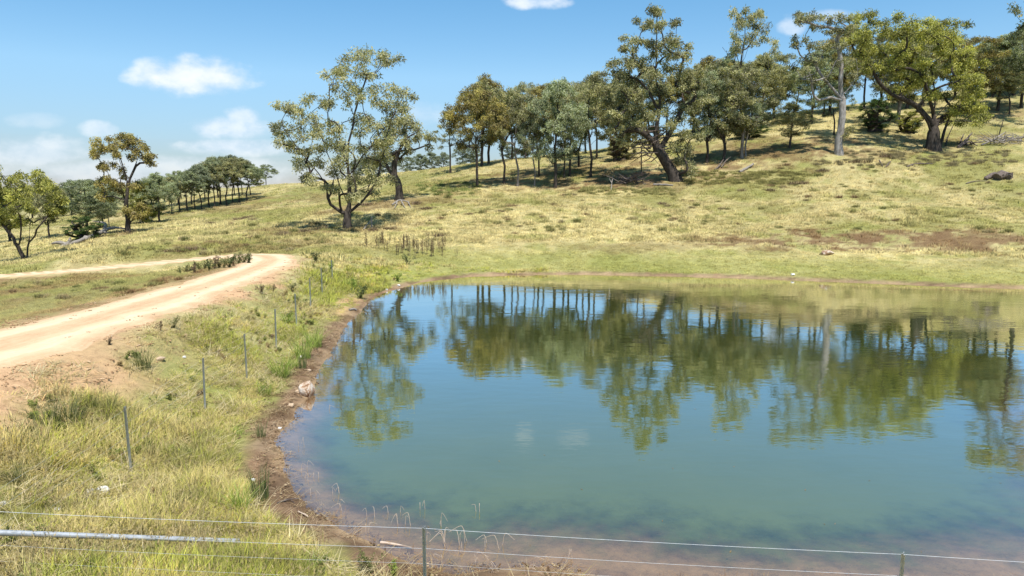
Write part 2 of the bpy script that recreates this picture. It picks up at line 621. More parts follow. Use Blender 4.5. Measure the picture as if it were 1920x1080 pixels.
# road
m, t = new_mat('road_dirt')
ac = attr(t, 'across')
tr = mth(t, 'ABSOLUTE', ac.outputs['Fac'])
trk = nd(t, 'ShaderNodeMapRange', interpolation_type='SMOOTHSTEP')
trk.inputs['From Min'].default_value = .38
trk.inputs['From Max'].default_value = 0.0
t.links.new(mth(t, 'ABSOLUTE', mth(t, 'SUBTRACT', tr, .48)), trk.inputs['Value'])
n1 = noise(t, 1.1, 5, .65)
n2 = noise(t, 9, 5, .7)
al = attr(t, 'along')
cb = nd(t, 'ShaderNodeCombineXYZ')
t.links.new(mth(t, 'MULTIPLY', ac.outputs['Fac'], 9.0), cb.inputs[0])
t.links.new(mth(t, 'MULTIPLY', al.outputs['Fac'], .22), cb.inputs[1])
st_ = noise(t, 1.0, 5, .7, cb.outputs[0])
n3 = noise(t, 60, 3, .6)
f = mth(t, 'ADD', mth(t, 'MULTIPLY', trk.outputs[0], .20), mth(t, 'ADD', mth(t, 'ADD', mth(t, 'MULTIPLY', n1, .2), mth(t, 'MULTIPLY', st_, .28)), mth(t, 'ADD', mth(t, 'MULTIPLY', n2, .2), mth(t, 'MULTIPLY', n3, .15))))
col = ramp(t, f, [(.30, (.38, .235, .13)), (.42, (.54, .365, .215)), (.54, (.63, .455, .285)), (.70, (.73, .56, .385))])
p = principled(t, col, .95, .08, bump(t, mth(t, 'ADD', n2, n3), .5, .03))
out_surface(t, p.outputs[0])
M['road'] = m

# water: reflecting surface over murky body; clears to the bed in the shallows
m, t = new_mat('pond_water')
dp = attr(t, 'depth')
c_ = nd(t, 'ShaderNodeTexCoord')
mpn = nd(t, 'ShaderNodeMapping')
mpn.inputs['Scale'].default_value = (1.0, 2.2, 1)
t.links.new(c_.outputs['Object'], mpn.inputs[0])
w1 = noise(t, 1.5, 3, .5, mpn.outputs[0])
w2 = noise(t, .25, 2, .5, mpn.outputs[0])
wh = mth(t, 'ADD', mth(t, 'MULTIPLY', w1, .35), w2)
nb = bump(t, wh, .13, .055)
cl = noise(t, .55, 5, .65)
cl2 = noise(t, 2.2, 4, .6)
murk = nd(t, 'ShaderNodeMapRange', interpolation_type='SMOOTHSTEP')
dd = mth(t, 'ADD', dp.outputs['Fac'], mth(t, 'ADD', mth(t, 'MULTIPLY', mth(t, 'SUBTRACT', cl, .5), .42), mth(t, 'MULTIPLY', mth(t, 'SUBTRACT', cl2, .5), .18)))
murk.inputs['From Min'].default_value = .02
murk.inputs['From Max'].default_value = .46
murk.inputs['To Max'].default_value = .97
t.links.new(dd, murk.inputs['Value'])
bc = ramp(t, cl, [(.3, (.088, .110, .027)), (.7, (.100, .122, .031))])
body = nd(t, 'ShaderNodeBsdfDiffuse')
t.links.new(bc, body.inputs['Color'])
trn = nd(t, 'ShaderNodeBsdfTransparent')
trn.inputs[0].default_value = (.90, .86, .78, 1)
bm_ = nd(t, 'ShaderNodeMixShader')
t.links.new(murk.outputs[0], bm_.inputs[0])
t.links.new(trn.outputs[0], bm_.inputs[1])
t.links.new(body.outputs[0], bm_.inputs[2])
gl = nd(t, 'ShaderNodeBsdfGlossy')
gl.inputs['Color'].default_value = (1, 1, 1, 1)
rgh = noise(t, .12, 3, .5)
t.links.new(ramp(t, rgh, [(.4, (.018,) * 3), (.62, (.055,) * 3)]), gl.inputs['Roughness'])
t.links.new(nb, gl.inputs['Normal'])
fr = nd(t, 'ShaderNodeFresnel')
fr.inputs['IOR'].default_value = 1.34
t.links.new(nb, fr.inputs['Normal'])
ff = mth(t, 'MINIMUM', mth(t, 'MULTIPLY', mth(t, 'POWER', fr.outputs[0], .85), 2.6), .82)
ws = nd(t, 'ShaderNodeMixShader')
t.links.new(ff, ws.inputs[0])
t.links.new(bm_.outputs[0], ws.inputs[1])
t.links.new(gl.outputs[0], ws.inputs[2])
out_surface(t, ws.outputs[0])
M['water'] = m


def upnormal(t, k):
    """leaf and blade normals leaned towards the sky, as the soft mass of a tuft shades"""
    g = nd(t, 'ShaderNodeNewGeometry')
    m_ = nd(t, 'ShaderNodeMix', data_type='VECTOR')
    m_.inputs[0].default_value = k
    t.links.new(g.outputs['Normal'], m_.inputs[4])
    m_.inputs[5].default_value = (0, 0, 1)
    n_ = nd(t, 'ShaderNodeVectorMath', operation='NORMALIZE')
    t.links.new(m_.outputs[1], n_.inputs[0])
    return n_.outputs[0]


def foliage(name, dark, mid, light, transl=.28):
    m, t = new_mat(name)
    ti = attr(t, 'tint')
    oi = nd(t, 'ShaderNodeObjectInfo')
    fac = mth(t, 'ADD', ti.outputs['Fac'], mth(t, 'MULTIPLY', mth(t, 'SUBTRACT', oi.outputs['Random'], .5), .22))
    col = ramp(t, fac, [(.05, dark), (.45, mid), (.95, light)])
    nn = upnormal(t, .28)
    p = principled(t, col, .55, .22, nn)
    tl = nd(t, 'ShaderNodeBsdfTranslucent')
    t.links.new(mixc(t, col, (1.15, 1.25, .5), 1.0, 'MULTIPLY'), tl.inputs[0])
    s = nd(t, 'ShaderNodeMixShader')
    s.inputs[0].default_value = transl
    t.links.new(p.outputs[0], s.inputs[1])
    t.links.new(tl.outputs[0], s.inputs[2])
    out_surface(t, s.outputs[0])
    M[name] = m


foliage('leaf_olive', (0.12, 0.116, 0.06), (0.309, 0.291, 0.145), (0.542, 0.498, 0.255), .38)
foliage('leaf_gold', (0.102, 0.104, 0.025), (0.306, 0.295, 0.075), (0.586, 0.551, 0.135), .36)
foliage('leaf_grey', (0.097, 0.112, 0.062), (0.271, 0.293, 0.167), (0.51, 0.54, 0.326), .36)
foliage('leaf_rust', (0.09, 0.072, 0.029), (0.264, 0.21, 0.074), (0.5, 0.414, 0.127), .36)
foliage('leaf_green', (0.036, 0.06, 0.017), (0.072, 0.118, 0.029), (0.132, 0.198, 0.048), .34)
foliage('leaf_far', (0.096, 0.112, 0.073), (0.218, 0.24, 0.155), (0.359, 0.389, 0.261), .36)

M['bark_dark'] = simple('bark_dark', [(.3, (.020, .016, .013)), (.5, (.060, .049, .041)), (.7, (.13, .11, .094))], 5, .95, .08, .9, .06, (1, 1, .25))
M['bark_grey'] = simple('bark_grey', [(.3, (.075, .062, .052)), (.5, (.19, .165, .145)), (.7, (.33, .30, .27))], 5, .92, .1, .8, .05, (1, 1, .25))
M['bark_white'] = simple('bark_white', [(.34, (.10, .082, .07)), (.5, (.27, .245, .22)), (.68, (.46, .43, .40))], 3, .9, .1, .6, .04, (1, 1, .4))
M['deadwood'] = simple('deadwood', [(.3, (.10, .083, .07)), (.5, (.25, .22, .19)), (.7, (.44, .40, .36))], 7, .92, .1, .8, .03)
M['deadwood_dark'] = simple('deadwood_dark', [(.3, (.050, .036, .030)), (.5, (.13, .10, .085)), (.7, (.27, .235, .20))], 7, .92, .1, .8, .03)
M['stem_pale'] = simple('stem_pale', [(.3, (.36, .27, .20)), (.6, (.54, .43, .34))], 20, .9, .1, .3, .005)
M['rock'] = simple('rock', [(.36, (.13, .065, .035)), (.47, (.36, .22, .13)), (.54, (.56, .45, .35)), (.66, (.72, .65, .57))], 1.5, .9, .15, .9, .05)
M['rock_white'] = simple('rock_white', [(.3, (.50, .47, .42)), (.6, (.82, .80, .77))], 8, .85, .2, .6, .02)
M['rock_tan'] = simple('rock_tan', [(.3, (.34, .23, .14)), (.6, (.55, .42, .29))], 9, .9, .15, .6, .02)
M['galv'] = simple('galvanised_steel', [(.3, (.42, .435, .45)), (.6, (.64, .66, .68))], 14, .5, .5, .2, .003, None, .0)
M['pipe'] = simple('pipe_steel', [(.3, (.27, .28, .29)), (.6, (.46, .475, .49))], 10, .45, .5, .2, .003, None, .3)
M['picket'] = simple('picket_steel', [(.3, (.38, .39, .40)), (.6, (.62, .64, .65))], 11, .6, .4, .4, .004, None, .25)

# blade material: colour from the tuft's own tint
m, t = new_mat('grass_blades')
ga = attr(t, 'gtint', 'INSTANCER')
bl = attr(t, 'tint')
v = ramp(t, bl.outputs['Fac'], [(0, (.72, .72, .68)), (.5, (1.15, 1.15, 1.12)), (1, (1.6, 1.55, 1.4))])
col = mixc(t, ga.outputs['Color'], v, 1.0, 'MULTIPLY')
p = principled(t, col, .8, .06, upnormal(t, .72))
tl = nd(t, 'ShaderNodeBsdfTranslucent')
t.links.new(col, tl.inputs[0])
s = nd(t, 'ShaderNodeMixShader')
s.inputs[0].default_value = .35
t.links.new(p.outputs[0], s.inputs[1])
t.links.new(tl.outputs[0], s.inputs[2])
out_surface(t, s.outputs[0])
M['blades'] = m


def plantmat(name, dark, mid, light, transl=.25):
    foliage(name, dark, mid, light, transl)


plantmat('tuss_green', (.10, .14, .025), (.22, .28, .05), (.40, .44, .12), .35)
plantmat('tuss_dark', (.030, .042, .014), (.075, .095, .03), (.15, .17, .06), .25)
plantmat('dry_brown', (.075, .048, .026), (.17, .115, .064), (.28, .20, .115), .2)
plantmat('dry_olive', (.10, .095, .035), (.20, .185, .075), (.33, .30, .14), .3)
plantmat('rush_olive', (.055, .060, .020), (.13, .135, .045), (.24, .23, .09), .3)
plantmat('dry_straw', (.22, .17, .08), (.40, .33, .17), (.58, .50, .30), .3)

# ------------------------------------------------------------------ ground sheet
ys = [-60.0]
while ys[-1] < 6500:
    y0 = ys[-1]
    ys.append(y0 + (max(.13, 1.2 * abs(y0 - 8) / 18) if y0 < 8 else max(.13, .0088 * y0)) if y0 < 230 else y0 * 1.06)
ys = np.array(ys)
NX = 430
u = np.linspace(-1, 1, NX)
u = np.sign(u) * (0.72 * np.abs(u) + 0.28 * np.abs(u) ** 3)
hw = 26 + 1.05 * np.abs(ys) + np.maximum(0, ys - 250) * 1.2
GX = hw[:, None] * u[None]
GY = np.repeat(ys[:, None], NX, 1)
GZ = tz(GX, GY)
idx = np.arange(len(ys) * NX).reshape(len(ys), NX)
F = np.stack((idx[:-1, :-1], idx[:-1, 1:], idx[1:, 1:], idx[1:, :-1]), -1).reshape(-1, 4)
me = mesh_np('ground', np.stack((GX, GY, GZ), -1).reshape(-1, 3), F, True)
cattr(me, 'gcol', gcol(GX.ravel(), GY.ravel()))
tag(obj('ground', me, M['ground']), kind='structure')

# ------------------------------------------------------------------ road
tan = np.gradient(ROADC, axis=0)
tan /= np.linalg.norm(tan, axis=1)[:, None]
nor = np.stack((tan[:, 1], -tan[:, 0]), 1)
K = 17
ac = np.linspace(-1, 1, K)
ll = np.arange(len(ROADC)) * .35
el = 1 + .22 * (fbm(ll / 2.2, ll * 0, 81, 3) - .5) * 2
er = 1 + .34 * (fbm(ll / 1.2, ll * 0 + 9, 83, 4) - .5) * 2
w_ = np.where(ac[None] < 0, el[:, None], er[:, None]) * ROADW[:, None] / 2 * ac[None]
RX = ROADC[:, 0:1] + nor[:, 0:1] * w_
RY = ROADC[:, 1:2] + nor[:, 1:2] * w_
RZ = tz(RX, RY)
rut = -0.03 * np.exp(-((np.abs(ac) - .48) / .16) ** 2)
RZ = RZ + 0.075 + rut[None] - 0.11 * (np.abs(ac)[None] ** 6) + .012 * (fbm(RX / .8, RY / .8, 87, 3) - .5)
idx = np.arange(RX.size).reshape(RX.shape)
F = np.stack((idx[:-1, :-1], idx[:-1, 1:], idx[1:, 1:], idx[1:, :-1]), -1).reshape(-1, 4)
me = mesh_np('road', np.stack((RX, RY, RZ), -1).reshape(-1, 3), F[:, ::-1].copy(), True)
fattr(me, 'across', np.repeat(ac[None], len(ROADC), 0).ravel())
fattr(me, 'along', np.repeat(ll[:, None], K, 1).ravel())
ro = tag(obj('road', me, M['road']), kind='structure')

# ------------------------------------------------------------------ water
wx = np.arange(-12, 46.01, .3)
wy = np.arange(8, 54.01, .3)
WX, WY = np.meshgrid(wx, wy)
WG = tz(WX, WY)
idx = np.arange(WX.size).reshape(WX.shape)
keep = (np.minimum(np.minimum(WG[:-1, :-1], WG[:-1, 1:]), np.minimum(WG[1:, 1:], WG[1:, :-1])) < 0.04)
wsd = pond_sd(WX, WY)
keep &= (wsd[:-1, :-1] < 2.0)
F = np.stack((idx[:-1, :-1], idx[:-1, 1:], idx[1:, 1:], idx[1:, :-1]), -1)[keep]
used, inv = np.unique(F, return_inverse=True)
V3 = np.stack((WX.ravel()[used], WY.ravel()[used], np.zeros(len(used))), -1)
me = mesh_np('pond_water', V3, inv.reshape(-1, 4), True)
fattr(me, 'depth', np.maximum(0, -WG.ravel()[used]))
tag(obj('pond_water', me, M['water']), kind='structure')


# ------------------------------------------------------------------ tubes, trees
def tube_arrays(P, R, sides, cap=True, twist=0.0):
    P = np.asarray(P, float)
    n = len(P)
    T = np.gradient(P, axis=0)
    T /= np.linalg.norm(T, axis=1)[:, None] + 1e-9
    ref = np.array((0.13, 1.0, 0.07)) if abs(T[0][1]) < .9 else np.array((1.0, 0.1, 0))
    vs = []
    for i in range(n):
        a_ = np.cross(T[i], ref)
        a_ /= np.linalg.norm(a_) + 1e-9
        b_ = np.cross(T[i], a_)
        th = np.arange(sides) / sides * 2 * math.pi
        vs.append(P[i] + R[i] * (np.cos(th)[:, None] * a_ + np.sin(th)[:, None] * b_))
    vs = np.concatenate(vs)
    i0 = np.arange((n - 1) * sides).reshape(n - 1, sides)
    j0 = np.roll(i0, -1, 1)
    f = np.stack((i0, j0, j0 + sides, i0 + sides), -1).reshape(-1, 4)
    return vs, f


class MB:
    def __init__(s):
        s.v, s.q, s.t, s.n, s.tint = [], [], [], 0, []

    def add(s, v, f, tint=None):
        f = np.asarray(f) + s.n
        (s.q if f.shape[1] == 4 else s.t).append(f)
        s.v.append(v)
        s.n += len(v)
        s.tint.append(np.full(len(v), .5) if tint is None else np.broadcast_to(tint, (len(v),)))

    def tube(s, P, R, sides=6, tint=None, cap=False):
        P = np.asarray(P, float)
        R = np.broadcast_to(np.asarray(R, float), (len(P),))
        v, f = tube_arrays(P, R, sides)
        s.add(v, f, tint)
        if cap:
            for k, (c0, off) in enumerate(((P[0], 0), (P[-1], (len(P) - 1) * sides))):
                ring = v[off:off + sides]
                i = np.arange(sides)
                tri = np.stack((np.full(sides, sides), i, (i + 1) % sides), -1)
                s.add(np.concatenate((ring, c0[None])), tri if k else tri[:, ::-1], tint)

    def mesh(s, name, smooth=True):
        fs = ([np.concatenate(s.q)] if s.q else []) + ([np.concatenate(s.t)] if s.t else [])
        me = mesh_np(name, np.concatenate(s.v), fs, smooth)
        fattr(me, 'tint', np.concatenate(s.tint))
        return me


def leaves(mb, centers, rad, count, L, Wd, droop, tints, R):
    """rhombic leaf blades spread through clusters"""
    n = len(centers) * count
    c = np.repeat(centers, count, 0)
    r = np.repeat(rad, count)
    off = R.normal(size=(n, 3))
    off /= np.linalg.norm(off, axis=1)[:, None]
    off *= (R.random(n) ** .45 * r)[:, None]
    off[:, 2] = off[:, 2] * .8 - .12 * r
    p = c + off
    d = R.normal(size=(n, 3)) * .75
    d[:, 2] -= droop * .9
    d += off / r[:, None] * .4
    d /= np.linalg.norm(d, axis=1)[:, None]
    s_ = R.normal(size=(n, 3))
    s_ -= (s_ * d).sum(1)[:, None] * d
    s_ /= np.linalg.norm(s_, axis=1)[:, None]
    ln = L * (0.65 + .7 * R.random(n))[:, None]
    wd = Wd * (0.7 + .6 * R.random(n))[:, None]
    v = np.stack((p, p + d * ln * .42 + s_ * wd * .5, p + d * ln, p + d * ln * .42 - s_ * wd * .5), 1).reshape(-1, 3)
    tt = np.repeat(np.clip(np.repeat(tints, count) + .16 * R.normal(size=n), 0, 1), 4)
    f = np.arange(n * 4).reshape(n, 4)
    mb.add(v, f, tt)


def build_tree(seed, stems, lobes, base_r, leaf=(.30, .105), dens=4.2, count=30, droop=.55, crad=.55, exp=1.62):
    """stems: list of polylines (local metres), the first from the ground; lobes: (x, y, z, r). Returns trunk, branches, crown meshes"""
    R = np.random.default_rng(seed)
    nodes, par, chains = [], [], []

    def add_chain(start, pts, kind):
        ids = [start] if start is not None else []
        for p_ in pts:
            nodes.append(np.asarray(p_, float))
            par.append(ids[-1] if ids else -1)
            ids.append(len(nodes) - 1)
        chains.append((ids, kind))
        return ids

    def dense(poly, step):
        poly = np.asarray(poly, float)
        out = [poly[0]]
        sm = smooth_line(poly, step)
        sm[1:-1] += R.normal(size=(len(sm) - 2, 3)) * step * .06
        return sm

    for i, st in enumerate(stems):
        sm = dense(st, .55)
        if i == 0 or st[0][2] <= 0.05:
            add_chain(None, sm, 'trunk')
        else:
            A = np.array(nodes)
            j = int(np.argmin(((A - sm[0]) ** 2).sum(1)))
            add_chain(j, sm[1:], 'trunk')
    lobes = sorted(lobes, key=lambda l: l[2] + .15 * math.hypot(l[0], l[1]))
    cl_c, cl_r, cl_t = [], [], []
    n_stem = len(nodes)
    tops = max(l[2] for l in lobes)
    for (lx, ly, lz, lr) in lobes:
        c = np.array((lx, ly, lz))
        A = np.array(nodes)
        dv = c - A
        dist = np.linalg.norm(dv, axis=1)
        cost = dist * (1 + 1.6 * np.clip(.35 - dv[:, 2] / (dist + 1e-6), 0, 2)) + np.where(A[:, 2] < .12 * tops, 3.0, 0)
        j = int(np.argmin(cost))
        a_ = A[j]
        d_ = dist[j]
        if d_ > .25:
            pd = A[j] - A[par[j]] if par[j] >= 0 else np.array((0, 0, 1.0))
            pd /= np.linalg.norm(pd) + 1e-9
            ctrl = a_ + (pd * .55 + np.array((0, 0, .25))) * d_ * .5
            n = max(2, int(d_ / .6))
            ts = np.linspace(0, 1, n + 1)[1:, None]
            pts = (1 - ts) ** 2 * a_ + 2 * ts * (1 - ts) * ctrl + ts ** 2 * c
            pts += R.normal(size=pts.shape) * .05 * min(1, d_)
            ids = add_chain(j, pts, 'limb')
            e = ids[-1]
        else:
            e = j
        ncl = max(3, int(round(dens * lr * lr + 1)))
        lt = R.normal() * .10
        for k in range(ncl):
            o = R.normal(size=3)
            o /= np.linalg.norm(o)
            o *= lr * (.35 + .6 * R.random())
            o[2] *= .75
            tip = c + o
            midp = (nodes[e] * .5 + tip * .5) + np.array((0, 0, .12 * lr)) + R.normal(size=3) * .06
            add_chain(e, [midp, tip], 'twig')
            cl_c.append(tip)
            cl_r.append(crad * (.75 + .5 * R.random()))
            cl_t.append(.42 + lt + .19 * R.normal())
    N = len(nodes)
    w = np.zeros(N)
    child = np.zeros(N, bool)
    for i in range(N):
        if par[i] >= 0: child[par[i]] = True
    w[~child] = 1
    for i in range(N - 1, -1, -1):
        if par[i] >= 0: w[par[i]] += w[i]
    A = np.array(nodes)
    root_w = max(w[0], 1)
    rad = base_r * (w / root_w) ** (1 / exp)
    rad = np.maximum(rad, .02)
    rad *= 1 + .55 * np.exp(-np.maximum(A[:, 2], 0) / (base_r * 1.3)) * (np.arange(N) < n_stem)
    tm, cm = MB(), MB()
    for ids, kind in chains:
        P, r = A[ids], rad[ids].copy()
        if kind != 'trunk' or (par[ids[0]] >= 0):
            r[0] = min(r[0], r[1] * 1.15)
        if kind == 'trunk':
            if ids[0] < n_stem and par[ids[0]] < 0:
                P = P.copy()
                P[0, 2] -= .35
            tm.tube(P, r, 10)
        elif kind == 'limb':
            tm.tube(P, r, 5)
        else:
            tm.tube(P, r, 3)
    cl_c, cl_r, cl_t = np.array(cl_c), np.array(cl_r), np.array(cl_t)
    leaves(cm, cl_c, cl_r, int(count * 3.3), leaf[0] * .82, leaf[1] * .8, droop, cl_t, R)
    return tm.mesh('trunk'), cm.mesh('crown', False)


def place_tree(meshes, name, loc, leafm, barkm, label, group=None, rz=0.0, scale=(1, 1, 1), bm3=None):
    e = empty(name, loc, label, 'tree', group, rz)
    e.scale = scale
    obj('trunk', meshes[0], M[barkm], e)
    obj('crown', meshes[1], M[leafm], e)
    return e


def px_tree(name, base, stems, lobes, base_r, leafm, barkm, label, seed, depth=.8, group=None, bm3=None, fat=1.2, **kw):
    """a tree described by where its limbs and leaf masses stand; depth spreads them front to back"""
    R = np.random.default_rng(seed + 999)
    bx, by, D0 = base
    b = at(bx, by, D0)
    D = Dm(D0)
    k = D / (FPX * ray(bx, by)[1])
    xs = [l[0] for l in lobes]
    half = (max(xs) - min(xs)) * .5 * k * depth
    cx = (max(xs) + min(xs)) / 2

    def loc(p_, dy):
        q = at(p_[0], p_[1], D0)
        return ((q[0] - b[0]) * (1 + dy / D), dy, (q[2] - b[2]) + (q[2] - CAM_Z) * dy / D)

    S = []
    for i, st in enumerate(stems):
        yd = 0 if i == 0 else R.uniform(-.5, .5) * half
        n = len(st)
        S.append([loc(p_, (yd * (j / (n - 1)) if i else R.normal() * .15 * (j > 0))) for j, p_ in enumerate(st)])
    L = []
    for (lx, ly, lr) in lobes:
        wmax = math.sqrt(max(.15, 1 - ((lx - cx) * k / (half / depth + .01)) ** 2))
        dy = R.uniform(-1, 1) * half * wmax
        q = loc((lx, ly), dy)
        L.append((*q, lr * k * fat))
        if R.random() < .9:
            q2 = loc((lx + R.uniform(-6, 6), ly + R.uniform(-4, 6)), -dy * R.uniform(.4, 1))
            L.append((*q2, lr * k * fat * .85))
    ms = build_tree(seed, S, L, base_r, **kw)
    z = tz1(b[0], b[1])
    return place_tree(ms, name, (b[0], b[1], z), leafm, barkm, label, group, bm3=bm3)



# ------------------------------------------------------------------ the trees that stand out
px_tree('gum_tree', (652, 428, 74),
        [[(652, 428), (651, 400), (655, 370), (655, 330), (652, 290), (660, 240), (672, 190), (690, 140)],
         [(650, 405), (632, 392), (617, 372), (612, 340), (590, 310), (560, 270), (540, 240)],
         [(652, 380), (637, 348), (622, 312), (602, 262), (582, 218)],
         [(653, 402), (675, 382), (690, 366), (705, 340), (714, 308)],
         [(656, 335), (680, 292), (710, 252), (737, 210)],
         [(617, 372), (619, 350), (616, 320)], [(640, 398), (642, 370), (646, 345)]],
        [(690, 100, 13), (700, 115, 15), (720, 105, 9), (738, 110, 7), (665, 108, 9), (672, 135, 13), (655, 130, 9), (695, 140, 11), (635, 132, 12), (620, 140, 9), (640, 160, 13), (650, 175, 13), (640, 190, 11),
         (690, 170, 13), (700, 185, 11), (730, 165, 13), (750, 170, 13), (765, 180, 10), (740, 190, 15), (720, 195, 13), (755, 205, 11), (735, 220, 15), (700, 215, 13), (715, 235, 15), (690, 245, 15), (680, 225, 9),
         (530, 195, 9), (545, 205, 11), (575, 182, 6), (560, 210, 13), (580, 225, 13), (600, 215, 9), (610, 190, 7), (520, 235, 9), (535, 250, 11), (555, 240, 13), (575, 250, 13), (600, 245, 14), (620, 240, 13),
         (620, 265, 15), (600, 275, 13), (575, 280, 11), (550, 275, 9), (530, 268, 8), (545, 300, 8), (565, 305, 10), (590, 305, 12), (640, 225, 9), (655, 240, 11), (640, 280, 15), (665, 270, 15), (690, 275, 15),
         (710, 270, 14), (730, 260, 11), (650, 305, 15), (675, 305, 17), (700, 300, 15), (720, 290, 11), (630, 320, 11), (660, 335, 13), (685, 335, 14), (705, 325, 12), (720, 335, 7), (690, 360, 9), (670, 360, 9),
         (575, 330, 8), (600, 335, 8), (617, 350, 6), (640, 355, 8)],
        .36, 'leaf_olive', 'bark_dark', 'large spreading dark-limbed gum tree standing alone beyond the bend of the dirt road', 101, depth=.8, leaf=(.34, .12), dens=3.0, count=19, crad=.56, fat=1.3)
px_tree('gum_tree', (748, 377, 95),
        [[(748, 377), (749, 355), (744, 340), (731, 323), (718, 300)], [(744, 340), (738, 318), (747, 288), (760, 260)], [(748, 362), (755, 350), (756, 347)]],
        [(760, 222, 13), (775, 232, 13), (790, 245, 12), (803, 258, 8), (780, 255, 13), (760, 245, 15), (740, 235, 13), (735, 255, 13), (750, 270, 11), (770, 280, 8), (800, 275, 7), (720, 270, 13), (710, 290, 11), (735, 290, 9), (725, 250, 11), (750, 300, 6), (765, 265, 11), (700, 310, 8)],
        .42, 'leaf_olive', 'bark_dark', 'gum tree with a stout crooked leaning trunk half hidden behind the large lone gum', 102, leaf=(.36, .13), dens=3, count=19, crad=.52)
px_tree('gum_tree', (1268, 338, 101),
        [[(1268, 338), (1255, 312), (1240, 290), (1228, 268), (1232, 230), (1238, 190), (1230, 150), (1232, 110), (1232, 55)],
         [(1236, 282), (1262, 240), (1280, 205), (1300, 188), (1318, 186)], [(1229, 270), (1208, 250), (1192, 243), (1178, 246)], [(1233, 205), (1215, 170), (1195, 150)], [(1240, 290), (1222, 285), (1205, 290)]],
        [(1222, 15, 6), (1238, 22, 7), (1205, 38, 6), (1232, 45, 7), (1248, 42, 6), (1270, 40, 6), (1218, 50, 6), (1180, 70, 6), (1195, 78, 8), (1215, 80, 6), (1172, 90, 6), (1185, 92, 7), (1250, 70, 10), (1265, 78, 10), (1240, 85, 12),
         (1280, 82, 8), (1225, 98, 9), (1255, 100, 13), (1275, 105, 13), (1150, 120, 11), (1165, 115, 13), (1185, 115, 14), (1205, 120, 14), (1160, 140, 14), (1180, 145, 16), (1215, 135, 14), (1240, 125, 14), (1265, 130, 15), (1285, 140, 14),
         (1305, 130, 11), (1310, 155, 13), (1290, 165, 15), (1260, 160, 17), (1235, 165, 15), (1205, 170, 17), (1180, 175, 16), (1160, 170, 13), (1170, 200, 15), (1190, 205, 15), (1150, 210, 11), (1215, 210, 15), (1240, 205, 14),
         (1250, 235, 13), (1270, 220, 12), (1290, 200, 13), (1315, 190, 11), (1300, 225, 11), (1280, 255, 13), (1268, 275, 12), (1290, 280, 12), (1282, 303, 12), (1290, 322, 10), (1170, 230, 13), (1195, 232, 8),
         (1150, 240, 9), (1160, 260, 9), (1310, 250, 9)],
        .66, 'leaf_olive', 'bark_dark', 'huge old gum with a thick leaning dark trunk, broken lower limbs and a wispy top', 103, depth=.7, leaf=(.38, .14), dens=3.3, count=20, crad=.56, fat=1.3)
old_gum = [o for o in bpy.data.objects if str(o.get('label', '')).startswith('huge old gum')][0]
RB = np.random.default_rng(66)
mb = MB()
for i in range(46):
    q0 = at(RB.uniform(1205, 1250), RB.uniform(238, 292), 101) - at(1268, 338, 101)
    d = np.array((RB.normal() * 1.3 - .9, RB.normal() * 1.0, RB.normal() * .5 + .1))
    d /= np.linalg.norm(d)
    l_ = RB.uniform(1.2, 3.4)
    p0 = q0 + np.array((0, RB.normal() * .8, 0))
    mb.tube([p0, p0 + d * l_ * .5 + RB.normal(size=3) * .25, p0 + d * l_ + np.array((0, 0, -.3)) + RB.normal(size=3) * .3], [.10, .065, .02], 5)
o = obj('broken_limbs', mb.mesh('broken_limbs'), M['deadwood_dark'], old_gum)
o['label'] = 'tangle of dead broken limbs round the lower fork'
o['kind'] = 'stuff'
px_tree('gum_tree', (1573, 290, 105),
        [[(1573, 290), (1571, 265), (1577, 232), (1580, 200), (1579, 180), (1575, 155), (1578, 120), (1570, 80)], [(1579, 188), (1562, 166), (1542, 140), (1527, 110), (1515, 75)],
         [(1580, 180), (1595, 162), (1608, 137), (1606, 110)], [(1579, 192), (1556, 184), (1532, 189)], [(1574, 258), (1584, 252)]],
        [(1500, 28, 8), (1510, 35, 9), (1525, 30, 8), (1495, 40, 6), (1545, 35, 8), (1560, 32, 9), (1580, 35, 9), (1530, 50, 8), (1555, 55, 9), (1575, 60, 10), (1595, 50, 9), (1500, 75, 7), (1490, 85, 6), (1515, 85, 9), (1540, 80, 10),
         (1560, 90, 11), (1585, 85, 11), (1510, 110, 10), (1530, 115, 10), (1555, 115, 9), (1590, 115, 10), (1500, 130, 8), (1545, 140, 8), (1600, 140, 7), (1515, 150, 7), (1587, 250, 6), (1592, 243, 5)],
        .46, 'leaf_olive', 'bark_white', 'tall gum with a smooth pale grey-white trunk forking high under an open crown', 104, leaf=(.36, .13), dens=3.0, count=17, crad=.5)
